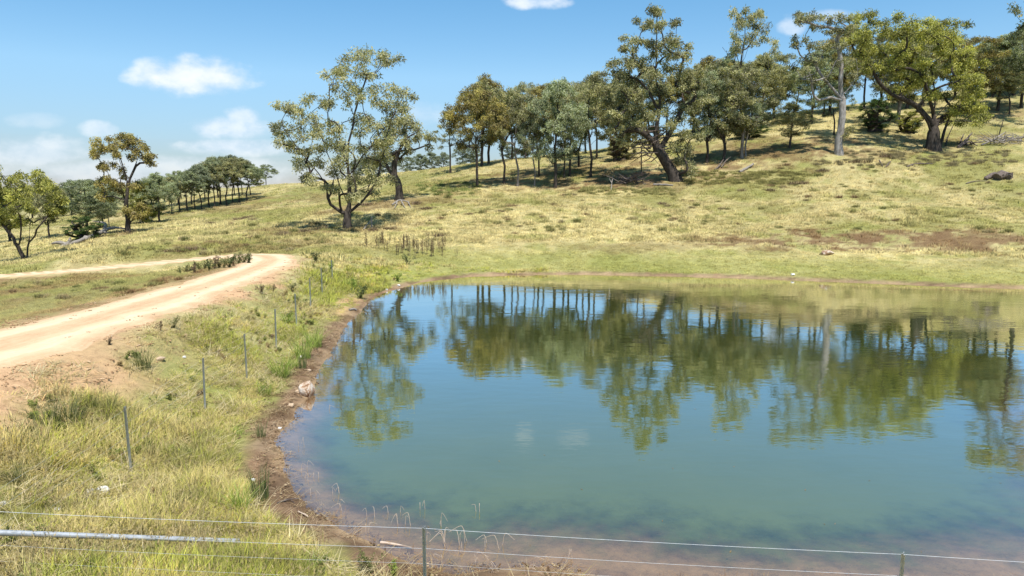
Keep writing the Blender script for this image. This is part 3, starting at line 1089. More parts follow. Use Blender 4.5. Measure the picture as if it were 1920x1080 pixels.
px_tree('broad_tree', (1750, 280, 111),
        [[(1750, 280), (1750, 260), (1752, 235), (1752, 212)], [(1748, 230), (1725, 203), (1700, 187), (1672, 176), (1650, 155), (1635, 130), (1622, 112)], [(1746, 248), (1728, 223), (1707, 209), (1690, 206)],
         [(1752, 215), (1737, 190), (1722, 160), (1715, 120)], [(1752, 212), (1761, 180), (1765, 140), (1752, 100)], [(1754, 218), (1775, 190), (1790, 165), (1806, 140)]],
        [(1640, 32, 11), (1655, 30, 13), (1670, 38, 11), (1625, 45, 11), (1600, 55, 11), (1605, 75, 12), (1625, 70, 13), (1645, 60, 14), (1665, 65, 14), (1690, 58, 11), (1615, 100, 11), (1635, 95, 13), (1660, 95, 14), (1685, 85, 14),
         (1645, 120, 11), (1620, 120, 9), (1605, 110, 7), (1675, 120, 13), (1700, 110, 14), (1735, 45, 13), (1750, 38, 11), (1770, 42, 11), (1720, 60, 13), (1745, 65, 15), (1770, 65, 14), (1790, 70, 12), (1715, 85, 13), (1740, 92, 15),
         (1765, 92, 15), (1790, 95, 14), (1810, 95, 11), (1720, 115, 13), (1745, 122, 15), (1770, 122, 15), (1795, 120, 14), (1815, 120, 11), (1830, 115, 7), (1700, 140, 13), (1725, 148, 14), (1750, 150, 14), (1775, 150, 14),
         (1800, 148, 14), (1825, 150, 11), (1790, 178, 13), (1815, 175, 13), (1835, 175, 9), (1765, 175, 11), (1740, 178, 10), (1715, 172, 9), (1695, 163, 8), (1805, 200, 12), (1830, 200, 11), (1787, 205, 9), (1820, 222, 10),
         (1840, 215, 6), (1803, 228, 8)],
        .74, 'leaf_gold', 'bark_dark', 'broad yellow-green tree with a very dark forked trunk and a long limb reaching left', 105, depth=.75, leaf=(.38, .14), dens=3.8, count=22, crad=.62, fat=1.42)
px_tree('gum_tree', (48, 487, 70),
        [[(46, 488), (38, 470), (32, 455), (20, 440), (8, 425), (-5, 410)], [(50, 487.9), (53, 465), (55, 440), (58, 410), (70, 380), (85, 360)], [(36, 465), (45, 430), (48, 400), (40, 370)], [(56, 455), (70, 441), (82, 425)]],
        [(20, 330, 10), (40, 322, 11), (60, 325, 11), (80, 340, 11), (5, 335, 11), (-10, 345, 13), (15, 350, 11), (45, 345, 13), (68, 350, 12), (90, 355, 11), (105, 365, 9), (118, 372, 7), (30, 365, 11), (55, 370, 11), (80, 375, 10), (-5, 370, 11),
         (10, 385, 10), (25, 390, 9), (100, 385, 8), (0, 405, 9), (15, 410, 8), (30, 410, 7), (110, 395, 8), (-20, 390, 13), (65, 395, 6), (92, 400, 7), (-30, 360, 12)],
        .17, 'leaf_gold', 'bark_dark', 'yellow-green multi-stemmed tree nearest the left edge, above the far arm of the road', 106, leaf=(.30, .11), dens=5, count=19, crad=.42, fat=1.3)
px_tree('gum_tree', (240, 438, 90),
        [[(240, 438), (239, 415), (237, 395), (238, 370), (236, 340), (232, 310), (225, 290)], [(237, 385), (225, 365), (215, 345)], [(238, 350), (245, 320), (252, 290)], [(236, 340), (228, 310), (213, 283)], [(240, 422), (250, 409), (258, 398)]],
        [(178, 285, 6), (185, 272, 8), (198, 263, 9), (212, 258, 9), (228, 256, 9), (243, 260, 9), (256, 266, 9), (268, 276, 8), (276, 290, 7), (281, 302, 5), (195, 280, 8), (210, 275, 8), (225, 272, 8), (240, 276, 8), (255, 282, 7), (262, 295, 6),
         (202, 292, 5), (235, 290, 6), (190, 312, 7), (202, 310, 7), (212, 316, 7), (195, 340, 9), (205, 350, 10), (215, 340, 8), (195, 360, 8), (222, 335, 8), (240, 345, 8), (225, 360, 7), (205, 372, 7), (255, 350, 7),
         (245, 390, 7), (258, 395, 7), (268, 402, 6), (250, 405, 6), (262, 385, 6)],
        .27, 'leaf_rust', 'bark_dark', 'tall rusty-topped gum with an umbrella crown beside the fallen grey log', 107, leaf=(.33, .12), dens=5, count=19, crad=.42)


# ------------------------------------------------------------------ tree kinds for the groves (each 15 m tall, 10 m wide)
def kind_tree(seed, style):
    R = np.random.default_rng(seed)
    H, Wd = 15.0, 10.0
    lobes, stems = [], []
    if style == 'umbrella':
        x = R.normal() * .4
        stems.append([(0, 0, 0), (R.normal() * .12, R.normal() * .1, 2.5), (x, R.normal() * .3, 5.2), (x * 1.5, R.normal() * .5, 7.5), (x * 2, R.normal() * .6, 10)])
        for i in range(4):
            a_ = i * math.pi / 2 + R.uniform(0, 1.2)
            r1 = R.uniform(1.2, 2.8)
            h0 = R.uniform(4.8, 7.2)
            stems.append([(x, 0, h0), (x + math.cos(a_) * r1 * .5, math.sin(a_) * r1 * .5, h0 + 2.0), (x + math.cos(a_) * r1, math.sin(a_) * r1, h0 + 4.3)])
        for i in range(46):
            a_, q = R.uniform(0, 2 * math.pi), math.sqrt(R.random())
            h = 7.0 + (H - 7.9) * math.sqrt(max(0, 1 - (q * .96) ** 2)) * R.uniform(.45, 1.0)
            lobes.append((math.cos(a_) * q * 4.4, math.sin(a_) * q * 4.4, h, R.uniform(.85, 1.4)))
        for i in range(7):
            a_ = R.uniform(0, 6.28)
            lobes.append((math.cos(a_) * 2.4, math.sin(a_) * 2.4, R.uniform(5.3, 8), R.uniform(.5, .8)))
        br = .17
    elif style == 'full':
        stems.append([(0, 0, 0), (.1, 0, 2), (R.normal() * .3, R.normal() * .3, 5), (R.normal() * .5, 0, 9), (R.normal() * .6, 0, 12)])
        for i in range(4):
            a_ = i * math.pi / 2 + R.uniform(0, 1.2)
            h0 = R.uniform(2.6, 5.5)
            stems.append([(0, 0, h0), (math.cos(a_) * 1.3, math.sin(a_) * 1.3, h0 + 1.6), (math.cos(a_) * 2.6, math.sin(a_) * 2.6, h0 + 4)])
        for i in range(66):
            a_, q, zz = R.uniform(0, 2 * math.pi), math.sqrt(R.random()), R.uniform(-1, 1)
            rr = math.sqrt(max(0.05, 1 - zz * zz)) * (1.0 if zz < .3 else .95)
            lobes.append((math.cos(a_) * q * rr * 4.5, math.sin(a_) * q * rr * 4.5, 9.1 + zz * 5.0, R.uniform(.85, 1.45)))
        br = .22
    elif style == 'bush':
        for i in range(5):
            a_ = i * 1.256 + R.uniform(0, .8)
            stems.append([(math.cos(a_) * .2, math.sin(a_) * .2, 0), (math.cos(a_) * 1.2, math.sin(a_) * 1.2, 3), (math.cos(a_) * 2.4, math.sin(a_) * 2.4, 7.5)])
        for i in range(80):
            a_, q, zz = R.uniform(0, 2 * math.pi), math.sqrt(R.random()), R.uniform(-1, 1)
            rr = math.sqrt(max(0.1, 1 - zz * zz))
            lobes.append((math.cos(a_) * q * rr * 4.6, math.sin(a_) * q * rr * 4.6, 7.5 + zz * 6.4, R.uniform(.8, 1.3)))
        br = .18
    else:  # wispy
        stems.append([(0, 0, 0), (.2, 0, 4), (-.1, .2, 8), (.3, 0, 11), (.1, 0, 14)])
        for i in range(5):
            a_ = i * 1.256 + R.uniform(0, 1)
            h0 = R.uniform(6, 10)
            stems.append([(0, 0, h0), (math.cos(a_) * 1.3, math.sin(a_) * 1.3, h0 + 1.5), (math.cos(a_) * 3, math.sin(a_) * 3, h0 + 3.2)])
        for i in range(38):
            a_, q = R.uniform(0, 2 * math.pi), math.sqrt(R.random())
            h = R.uniform(6.5, 14.6)
            k = 1.0 if h < 12 else .65
            lobes.append((math.cos(a_) * q * 4.4 * k, math.sin(a_) * q * 4.4 * k, h, R.uniform(.5, .85)))
        br = .19
    dn = {'umbrella': 3.6, 'full': 3.2, 'bush': 6.5, 'wispy': 3.6}[style]
    return build_tree(seed, stems, lobes, br, leaf=(.36, .135), dens=dn * .78, count=19, crad=.52)


KIND = {}
for st, n in (('umbrella', 4), ('full', 3), ('bush', 2), ('wispy', 2)):
    for i in range(n):
        KIND[st, i] = kind_tree(300 + 17 * i + len(st), st)


def grove_tree(base, top, width, style, leafm, barkm, label, group, name='gum_tree'):
    px, py, D = base
    b = at(px, py, D)
    z = tz1(b[0], b[1])
    Ht = at(px, top, D)[2] - z
    Wm = 1.12 * width * Dm(D) / FPX
    n = sum(1 for k in KIND if k[0] == style)
    i = int(abs(px * 7 + py * 3 + D)) % n
    s = Wm / 10.0
    return place_tree(KIND[style, i], name, (b[0], b[1], z), leafm, barkm, label, group, rz=(px * 1.37) % 6.28, scale=(s, s, Ht / 15.0))


G = 'slim gums of the hillside grove'
for (px, py, D, top, w, st, lm, bk, lab) in [
    (895, 349, 105, 152, 118, 'umbrella', 'leaf_rust', 'bark_dark', 'leftmost slim gum of the hillside grove, front row, rusty-tinged crown'),
    (945, 338, 109, 146, 108, 'umbrella', 'leaf_olive', 'bark_dark', 'second slim gum from the left in front of the hillside grove'),
    (970, 345, 106, 168, 92, 'umbrella', 'leaf_olive', 'bark_grey', 'grey-trunked slim gum standing third from the left in the hillside grove'),
    (1002, 345, 106, 190, 66, 'umbrella', 'leaf_grey', 'bark_grey', 'thin pale-trunked sapling gum just left of the thick-stemmed pair in the grove'),
    (1011, 325, 116, 150, 90, 'umbrella', 'leaf_rust', 'bark_dark', 'thin dark gum behind the pale sapling in the hillside grove'),
    (1041, 350, 104, 145, 112, 'full', 'leaf_grey', 'bark_dark', 'grey-green gum with the stoutest straight trunk in the middle of the grove'),
    (1058, 333, 112, 160, 74, 'umbrella', 'leaf_olive', 'bark_dark', 'thin gum right behind the stout straight trunk in the grove'),
    (1068, 328, 113, 175, 78, 'full', 'leaf_grey', 'bark_dark', 'crooked-stemmed grey-green gum right of the stout straight trunk'),
    (1085, 318, 121, 140, 90, 'umbrella', 'leaf_olive', 'bark_dark', 'dark slim gum set back in the right half of the hillside grove'),
    (1107, 332, 110, 124, 112, 'umbrella', 'leaf_olive', 'bark_dark', 'tall dark slim gum at the right end of the front row of the grove'),
    (1119, 298, 130, 132, 86, 'umbrella', 'leaf_olive', 'bark_dark', 'slim gum well behind the right end of the hillside grove'),
    (903, 306, 140, 150, 104, 'full', 'leaf_olive', 'bark_dark', 'dark-trunked gum high behind the left end of the hillside grove'),
    (916, 304, 142, 138, 90, 'full', 'leaf_rust', 'bark_dark', 'thick dark-trunked gum on the rise behind the grove, rounded golden top'),
    (845, 318, 138, 210, 72, 'wispy', 'leaf_olive', 'bark_dark', 'sparse gum at the left outskirts of the hillside grove, against the sky')]:
    grove_tree((px, py, D), top, w, st, lm, bk, lab, G)
G = 'gums on the slope right of the huge old gum'
for (px, py, D, top, w, st, lm, bk, lab) in [
    (1203, 325, 106, 200, 62, 'umbrella', 'leaf_olive', 'bark_dark', 'thin bent gum stem just left of the huge leaning old gum'),
    (1326, 305, 110, 130, 96, 'full', 'leaf_grey', 'bark_dark', 'grey-green gum just right of the huge leaning old gum'),
    (1357, 300, 110, 118, 112, 'full', 'leaf_olive', 'bark_dark', 'olive gum with a bent dark trunk, second right of the huge old gum'),
    (1391, 297, 110, 112, 112, 'full', 'leaf_olive', 'bark_grey', 'dense olive gum on two close thin stems beyond the huge old gum'),
    (1398, 294, 111, 165, 78, 'umbrella', 'leaf_grey', 'bark_white', 'pale-stemmed young gum beside the dense olive gum'),
    (1385, 268, 132, 2, 118, 'wispy', 'leaf_olive', 'bark_dark', 'very tall sparse gum whose open top stands above the grove against the sky'),
    (1425, 262, 140, 100, 96, 'full', 'leaf_olive', 'bark_dark', 'olive gum set back between the sparse tall gum and the pale-trunked gum'),
    (1480, 288, 112, 190, 76, 'full', 'leaf_olive', 'bark_dark', 'small olive tree left of the pale-trunked gum, lower than its neighbours'),
    (1563, 262, 122, 150, 70, 'umbrella', 'leaf_grey', 'bark_dark', 'thin dark stem close behind the pale-trunked gum'),
    (1520, 252, 138, 105, 92, 'full', 'leaf_grey', 'bark_dark', 'grey-green gum behind and left of the pale-trunked gum'),
    (1543, 236, 148, 80, 80, 'umbrella', 'leaf_grey', 'bark_dark', 'far slim gum near the crest behind the pale-trunked gum'),
    (1684, 236, 132, 70, 128, 'full', 'leaf_olive', 'bark_grey', 'thick grey-trunked gum standing behind the long limb of the broad yellow-green tree'),
    (1820, 232, 140, 62, 96, 'full', 'leaf_rust', 'bark_dark', 'rusty-topped gum behind the right shoulder of the broad yellow-green tree'),
    (1870, 211, 142, 62, 104, 'full', 'leaf_grey', 'bark_dark', 'grey-green gum with a forked trunk near the right edge of the hill'),
    (1893, 208, 138, 130, 70, 'umbrella', 'leaf_olive', 'bark_dark', 'small tree with a domed crown in front of the forked grey-green gum'),
    (1914, 205, 143, 45, 96, 'full', 'leaf_grey', 'bark_dark', 'twin-stemmed grey-green gum cut off by the right edge of the view'),
    (1938, 250, 126, -75, 150, 'wispy', 'leaf_olive', 'bark_dark', 'sparse gum rooted beyond the right edge, twigs reaching into the top corner')]:
    grove_tree((px, py, D), top, w, st, lm, bk, lab, G)
G = 'trees of the paddock on the left'
for (px, py, D, top, w, st, lm, bk, lab) in [
    (92, 446, 93, 330, 66, 'full', 'leaf_olive', 'bark_dark', 'small dark olive tree right behind the yellow-green multi-stemmed tree'),
    (164, 426, 106, 332, 98, 'full', 'leaf_grey', 'bark_dark', 'grey-green tree with a dark forked trunk behind the fallen log and green bush'),
    (194, 430, 104, 350, 60, 'full', 'leaf_grey', 'bark_dark', 'narrow grey-green tree between the forked tree and the rusty-topped gum'),
    (205, 423, 112, 372, 40, 'umbrella', 'leaf_grey', 'bark_grey', 'small sapling in the gap left of the rusty-topped gum'),
    (18, 446, 95, 350, 90, 'full', 'leaf_gold', 'bark_dark', 'yellow-olive tree behind the multi-stemmed tree at the left edge'),
    (272, 415, 112, 335, 66, 'bush', 'leaf_gold', 'bark_dark', 'leafy green-gold tree immediately right of the rusty-topped gum'),
    (298, 411, 112, 322, 72, 'full', 'leaf_grey', 'bark_dark', 'pale grey-green tree on a thin stem at the left end of the far clump')]:
    grove_tree((px, py, D), top, w, st, lm, bk, lab, G)
G = 'umbrella gums of the far clump'
clump = [(322, 402, 128, 330, 62), (338, 400, 132, 322, 60), (352, 398, 130, 318, 66), (366, 396, 134, 312, 62), (378, 394, 132, 306, 62), (392, 391, 136, 300, 64), (403, 390, 134, 292, 62), (414, 387, 138, 290, 70),
         (425, 385, 136, 288, 62), (437, 384, 140, 288, 64), (449, 382, 140, 292, 66), (464, 379, 142, 297, 62), (470, 372, 150, 305, 58), (410, 380, 150, 296, 60), (360, 392, 145, 318, 60), (440, 374, 155, 290, 60), (385, 384, 150, 306, 60), (335, 394, 146, 326, 60), (455, 376, 152, 296, 56)]
ords = ['leftmost', 'second', 'third', 'fourth', 'fifth', 'sixth', 'seventh', 'eighth', 'ninth', 'tenth', 'eleventh', 'rightmost']
for i, (px, py, D, top, w) in enumerate(clump):
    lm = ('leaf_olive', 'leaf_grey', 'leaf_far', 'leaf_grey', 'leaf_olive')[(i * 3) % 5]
    if i < 12:
        lab = ('%s dark trunk along the front of the far umbrella-crowned gum clump' % ords[i]) if i in (0, 11) else ('%s trunk from the left along the front of the far gum clump' % ords[i])
    else:
        lab = 'umbrella gum inside the far clump, mostly hidden by the front trunks'
    grove_tree((px, py, D), top - 2, w * (.8 + .12 * (i % 3)), 'umbrella' if i % 6 != 1 else 'wispy', lm, 'bark_dark', lab, G if i < 12 else 'gums hidden inside the far clump')
grove_tree((499, 350, 186), 306, 40, 'umbrella', 'leaf_grey', 'bark_dark', 'small lone tree on the skyline just right of the far clump', None)
grove_tree((484, 351, 184), 330, 22, 'bush', 'leaf_olive', 'bark_dark', 'low dark bushy tree on the skyline touching the far clump', None)

G = 'trees behind the hillside grove'
for i, (px, py, D, top, w, st) in enumerate([(1145, 286, 148, 150, 90, 'full'), (1180, 280, 150, 140, 96, 'full'), (1215, 275, 148, 120, 86, 'umbrella'), (1330, 258, 148, 96, 92, 'umbrella'), (1300, 262, 150, 120, 90, 'full'), (1365, 250, 152, 105, 96, 'full'),
                                     (1450, 232, 150, 92, 96, 'full'), (1490, 226, 152, 120, 76, 'umbrella'), (1580, 214, 154, 45, 90, 'full'), (1620, 210, 156, 70, 90, 'umbrella'), (1650, 205, 156, 55, 84, 'full'), (1730, 200, 152, 40, 90, 'full'),
                                     (1790, 190, 158, 60, 84, 'full'), (1840, 186, 158, 70, 70, 'umbrella'), (1060, 296, 146, 140, 84, 'umbrella'), (1020, 299, 146, 150, 84, 'umbrella'), (985, 301, 147, 146, 80, 'umbrella'), (960, 303, 146, 160, 80, 'umbrella'),
                                     (1098, 292, 148, 130, 84, 'umbrella'), (1250, 268, 150, 135, 90, 'umbrella'), (1410, 240, 148, 100, 96, 'umbrella'), (1345, 266, 140, 112, 90, 'umbrella'), (1160, 284, 144, 135, 88, 'umbrella'), (1555, 222, 150, 60, 92, 'full'), (1700, 205, 150, 52, 92, 'full'), (1860, 190, 156, 72, 86, 'full'), (1900, 184, 156, 60, 90, 'full'), (1940, 180, 156, 52, 96, 'full')]):
    ref = 'slim trunks of the hillside grove' if px < 1115 else 'grove and the huge old gum' if px < 1300 else 'huge old gum and the pale-trunked gum' if px < 1520 else 'pale-trunked gum and the broad tree' if px < 1740 else 'broad tree and the right edge'
    grove_tree((px, py, D), top, w, st, ('leaf_olive', 'leaf_grey', 'leaf_olive', 'leaf_rust')[i % 4], 'bark_dark', 'crest gum in the back row, seen between the %s' % ref, 'crest gums behind the %s' % ref)
G = 'pale far trees beyond the crest'
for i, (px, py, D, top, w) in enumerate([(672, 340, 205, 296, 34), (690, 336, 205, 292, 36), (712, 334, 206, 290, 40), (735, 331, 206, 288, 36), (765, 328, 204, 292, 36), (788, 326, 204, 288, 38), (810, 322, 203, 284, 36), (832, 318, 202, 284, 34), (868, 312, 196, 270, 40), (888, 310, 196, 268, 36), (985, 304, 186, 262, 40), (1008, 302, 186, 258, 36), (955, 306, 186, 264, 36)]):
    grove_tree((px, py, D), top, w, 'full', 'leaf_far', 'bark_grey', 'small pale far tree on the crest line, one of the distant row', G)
G = 'far trees on the left skyline'
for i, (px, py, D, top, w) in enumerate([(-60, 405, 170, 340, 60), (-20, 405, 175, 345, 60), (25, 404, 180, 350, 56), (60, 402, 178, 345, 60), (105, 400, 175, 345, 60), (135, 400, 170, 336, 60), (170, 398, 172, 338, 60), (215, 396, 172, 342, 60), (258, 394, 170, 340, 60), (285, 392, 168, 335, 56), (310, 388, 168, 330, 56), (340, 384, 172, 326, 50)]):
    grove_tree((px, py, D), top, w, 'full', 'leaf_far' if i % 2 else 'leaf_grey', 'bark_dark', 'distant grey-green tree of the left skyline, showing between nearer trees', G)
for (px, py, D, top, w, st, lm, lab) in [
    (1165, 297, 124, 228, 66, 'bush', 'leaf_olive', 'low rounded olive bush-like tree at the right end of the grove'),
    (1405, 270, 126, 222, 66, 'bush', 'leaf_green', 'dense dark green rounded bush behind the pale-stemmed young gum'),
    (1642, 240, 126, 180, 62, 'bush', 'leaf_green', 'dense dark green bush under the long limb of the broad tree'),
    (1705, 245, 124, 205, 44, 'bush', 'leaf_gold', 'small bright green-gold bush behind the broad tree trunk')]:
    grove_tree((px, py, D), top, w, st, lm, 'bark_dark', lab, None, 'bushy_tree')

# ------------------------------------------------------------------ grass, weeds
def blades(R, n, spread, h, w, lean, segs=2, curl=.6, base_jit=1.0):
    """n tapering curved blades; returns verts, quads, tris, per-vertex tint"""
    a_ = R.uniform(0, 2 * math.pi, n)
    r_ = spread * np.sqrt(R.random(n)) * base_jit
    p0 = np.stack((np.cos(a_) * r_, np.sin(a_) * r_, np.full(n, -.02)), 1)
    a2 = a_ + R.normal(size=n) * .9
    dirh = np.stack((np.cos(a2), np.sin(a2), np.zeros(n)), 1)
    hh = h * (.5 + .7 * R.random(n))
    ln = lean * (.3 + .9 * R.random(n))
    sd = np.stack((-np.sin(a2 + R.normal(size=n) * .8), np.cos(a2), np.zeros(n)), 1)
    rows = []
    for k in range(segs + 1):
        t_ = k / segs
        c_ = p0 + dirh * (ln * hh * (t_ ** (1 + curl)))[:, None] + np.array((0, 0, 1.0)) * (hh * (t_ - .35 * ln.clip(0, 1) * t_ * t_))[:, None]
        ww = w * (1 - t_ * .55) * .5
        if k < segs:
            rows += [c_ - sd * ww, c_ + sd * ww]
        else:
            rows += [c_]
    V_ = np.stack(rows, 1)
    m_ = V_.shape[1]
    base = (np.arange(n) * m_)[:, None]
    q = [base + np.array([2 * k, 2 * k + 1, 2 * k + 3, 2 * k + 2]) for k in range(segs - 1)]
    tr = base + np.array([2 * (segs - 1), 2 * (segs - 1) + 1, m_ - 1])
    ti = np.repeat(np.clip(.5 + .22 * R.normal(size=n), 0, 1), m_)
    return V_.reshape(-1, 3), (np.concatenate(q) if q else None), tr, ti


def add_blades(mb, off, *a, **k):
    V_, q, tr, ti = blades(*a, **k)
    n0 = mb.n
    mb.v.append(V_ + np.asarray(off))
    if q is not None: mb.q.append(q + n0)
    mb.t.append(tr + n0)
    mb.n += len(V_)
    mb.tint.append(ti)


proto = bpy.data.collections.new('grass_tufts')
RG = np.random.default_rng(77)
for i, (n, sp, h, w, ln) in enumerate([(16, .10, .17, .010, 1.1), (18, .14, .13, .011, 1.6), (14, .08, .24, .009, .9), (20, .17, .10, .012, 1.9), (16, .12, .19, .010, 1.3), (12, .07, .30, .008, .7),
                                       (22, .30, .22, .030, .9), (22, .36, .16, .034, 1.2), (18, .26, .32, .026, .7), (22, .34, .20, .032, 1.0)]):
    mb = MB()
    add_blades(mb, (0, 0, 0), RG, n, sp, h, w, ln)
    me = mb.mesh('tuft_%02d' % i, False)
    me.materials.append(M['blades'])
    proto.objects.link(bpy.data.objects.new('tuft_%02d' % i, me))


for i in range(2):
    mb = MB()
    add_blades(mb, (0, 0, 0), RG, 7 + 3 * i, .10, .52 - .1 * i, .006, .5, segs=3)
    V_ = np.concatenate(mb.v)
    tips = V_[6::7]
    for q_ in tips:
        add_blades(mb, q_ - np.array((0, 0, .05)), RG, 5, .008, .07, .010, .5, segs=1)
    me = mb.mesh('tuft_%d' % (10 + i), False)
    me.materials.append(M['blades'])
    proto.objects.link(bpy.data.objects.new('tuft_%d' % (10 + i), me))


def gn_instances(name, proto=proto):
    g = bpy.data.node_groups.new(name, 'GeometryNodeTree')
    g.interface.new_socket('Geometry', in_out='INPUT', socket_type='NodeSocketGeometry')
    g.interface.new_socket('Geometry', in_out='OUTPUT', socket_type='NodeSocketGeometry')
    gi, go = g.nodes.new('NodeGroupInput'), g.nodes.new('NodeGroupOutput')
    ip = g.nodes.new('GeometryNodeInstanceOnPoints')
    ci = g.nodes.new('GeometryNodeCollectionInfo')
    ci.inputs['Collection'].default_value = proto
    ci.inputs['Separate Children'].default_value = True
    ci.inputs['Reset Children'].default_value = True
    g.links.new(gi.outputs[0], ip.inputs['Points'])
    g.links.new(ci.outputs[0], ip.inputs['Instance'])
    ip.inputs['Pick Instance'].default_value = True
    for nm, ty, sk in (('idx', 'INT', 'Instance Index'), ('rot', 'FLOAT_VECTOR', 'Rotation'), ('scl', 'FLOAT_VECTOR', 'Scale')):
        na = g.nodes.new('GeometryNodeInputNamedAttribute')
        na.data_type = ty
        na.inputs['Name'].default_value = nm
        g.links.new(na.outputs['Attribute'], ip.inputs[sk])
    g.links.new(ip.outputs[0], go.inputs[0])
    return g


def scatter(N, d0, d1, seed, big):
    R = np.random.default_rng(seed)
    D = d0 * (d1 / d0) ** R.random(N)
    th = R.uniform(-.80, .80, N)
    x, y = D * np.tan(th) * .98, D
    ok = np.abs(x) < 150
    x, y, D = x[ok], y[ok], D[ok]
    nr = (x > -30) & (x < 65) & (y < 72)
    s = np.full(x.shape, 50.0)
    s[nr] = pond_sd(x[nr], y[nr])
    rd = road_dist(x, y)
    n1, n2, n3 = fbm(x / 5, y / 5, 91, 3), fbm(x / 1.6, y / 1.6, 93, 3), fbm(x / .5, y / .5, 95, 2)
    rim = np.where(y < 32, 1.1, .55) + .9 * (n2 - .5)
    rim = np.where((x < 5) & (x > -2.4) & (y < 13), 1.5, rim)
    bank = (x < 3) & (y < 52) & (s < 14) & (x > -16.5)
    mid = (x < -16) & (y < 49)
    keep = (s > rim) & (rd > 2.15 + .45 * sstep(30, 16, y) + .9 * n3)
    soil = sstep(3.0, 1.9, rd + 2.2 * (n2 - .5)) * .85
    soil = np.maximum(soil, sstep(27, 15, y) * sstep(5.2, 3.1, rd + 4 * (n2 - .5)) * (x > -14) * .95)
    keep &= R.random(len(x)) > soil
    keep &= R.random(len(x)) > .85 * bank * sstep(.60, .70, fbm(x / 1.3, y / 1.3, 115, 3))
    keep &= R.random(len(x)) > .75 * bank * sstep(.5, .36, n2) * sstep(3.0, 5.0, s)
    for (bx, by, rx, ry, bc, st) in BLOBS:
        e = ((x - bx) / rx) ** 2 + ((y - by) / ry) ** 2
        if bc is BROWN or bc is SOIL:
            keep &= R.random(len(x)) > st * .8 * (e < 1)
    x, y, D, s, rd, n1, n2, n3, bank, mid = [q[keep] for q in (x, y, D, s, rd, n1, n2, n3, bank, mid)]
    n = len(x)
    z = tz(x, y)
    c = gcol(x, y)
    c = c * (1.4 + .3 * R.normal(size=n).clip(-1.5, 1.5))[:, None]
    pick = R.random(n)
    c = np.where(((pick < .30) & bank)[:, None], STRAW * (0.9 + .5 * R.random(n))[:, None], c)
    lush = bank & (s < 4.2 + 3 * (n1 - .5)) & (pick > .32)
    c = np.where(lush[:, None], np.array((.42, .435, .080)) * (0.7 + .6 * R.random(n))[:, None], c)
    gold = bank & (n1 > .52) & (pick > .35) & (pick < .62)
    c = np.where(gold[:, None], np.array((.50, .40, .11)) * (0.75 + .5 * R.random(n))[:, None], c)
    p5, p6 = fbm(x / 2.4, y / 2.4, 111, 3), fbm(x / .9, y / .9, 113, 3)
    c = np.where((bank & (p5 > .56) & (pick < .8))[:, None], lerp(c, np.array((.56, .47, .23)), .6 * np.ones(n)), c)
    c = np.where((bank & (p5 < .42) & (pick < .75))[:, None], lerp(c, np.array((.29, .33, .065)), .7 * np.ones(n)), c)
    c = np.where((bank & (p6 > .62) & (pick < .8))[:, None], lerp(c, np.array((.19, .20, .06)), .7 * np.ones(n)), c)
    c = np.where((bank & (pick > .94))[:, None], np.array((.085, .11, .030)), c)
    p4 = fbm(x / 1.1, y / 1.1, 99, 3)
    sc_ = np.where(bank, (.38 + 1.35 * sstep(.42, .68, n1)) * (.55 + .9 * p4) + .5 * sstep(.5, .8, n2), .8 + .9 * sstep(.45, .75, n2))
    sc_ = np.where(mid, .5 + .25 * n2, sc_)
    sc_ = np.where(~bank & (s < 9), .5, sc_)
    sc_ = np.where(bank & (s < 1.6), sc_ * .6, sc_)
    sc_ *= .75 + .5 * R.random(n)
    pa, pb = at(-80, 996, 8.9), hit(449, 1026)
    tt = np.clip(((x - pa[0]) * (pb[0] - pa[0]) + (y - pa[1]) * (pb[1] - pa[1])) / ((pb[0] - pa[0]) ** 2 + (pb[1] - pa[1]) ** 2), 0, 1)
    pd = np.hypot(x - pa[0] - tt * (pb[0] - pa[0]), y - pa[1] - tt * (pb[1] - pa[1]))
    sc_ = np.where(pd < .6, sc_ * .28, sc_)
    me = bpy.data.meshes.new('grass')
    me.vertices.add(n)
    me.vertices.foreach_set('co', np.stack((x, y, z), 1).astype(np.float32).ravel())
    ia = me.attributes.new('idx', 'INT', 'POINT')
    ii = R.integers(0, 6, n) if not big else 6 + R.integers(0, 4, n)
    if not big:
        seed_ = bank & (R.random(n) < .035 + .06 * sstep(.5, .65, n1)) & (s > 1.6)
        ii = np.where(seed_, R.integers(10, 12, n), ii)
        c = np.where(seed_[:, None], np.array((.42, .34, .17)) * (.6 + .6 * R.random(n))[:, None], c)
        sc_ = np.where(seed_, .7 + .5 * R.random(n), sc_)
    ia.data.foreach_set('value', ii.astype(np.int32))
    ra = me.attributes.new('rot', 'FLOAT_VECTOR', 'POINT')
    ra.data.foreach_set('vector', np.stack((R.normal(size=n) * .12, R.normal(size=n) * .12, R.uniform(0, 6.28, n)), 1).astype(np.float32).ravel())
    sa = me.attributes.new('scl', 'FLOAT_VECTOR', 'POINT')
    wide = sc_ ** .5 * (1 + .02 * (D - 15).clip(0) * (not big))
    sa.data.foreach_set('vector', np.stack((wide, wide, sc_), 1).astype(np.float32).ravel())
    cattr(me, 'gtint', c.clip(.01, .8))
    return me


GN = gn_instances('grass_instances')
for (N, d0, d1, seed, big, lab) in ((150000, 5.5, 46, 1, False, 'mixed green and straw grass on the dam bank and road verges'), (95000, 40, 150, 2, True, 'short dry pasture grass covering the hillside')):
    me = scatter(N, d0, d1, seed, big)
    o = obj('grass', me)
    md = o.modifiers.new('tufts', 'NODES')
    md.node_group = GN
    tag(o, lab, 'grass', kind='stuff')

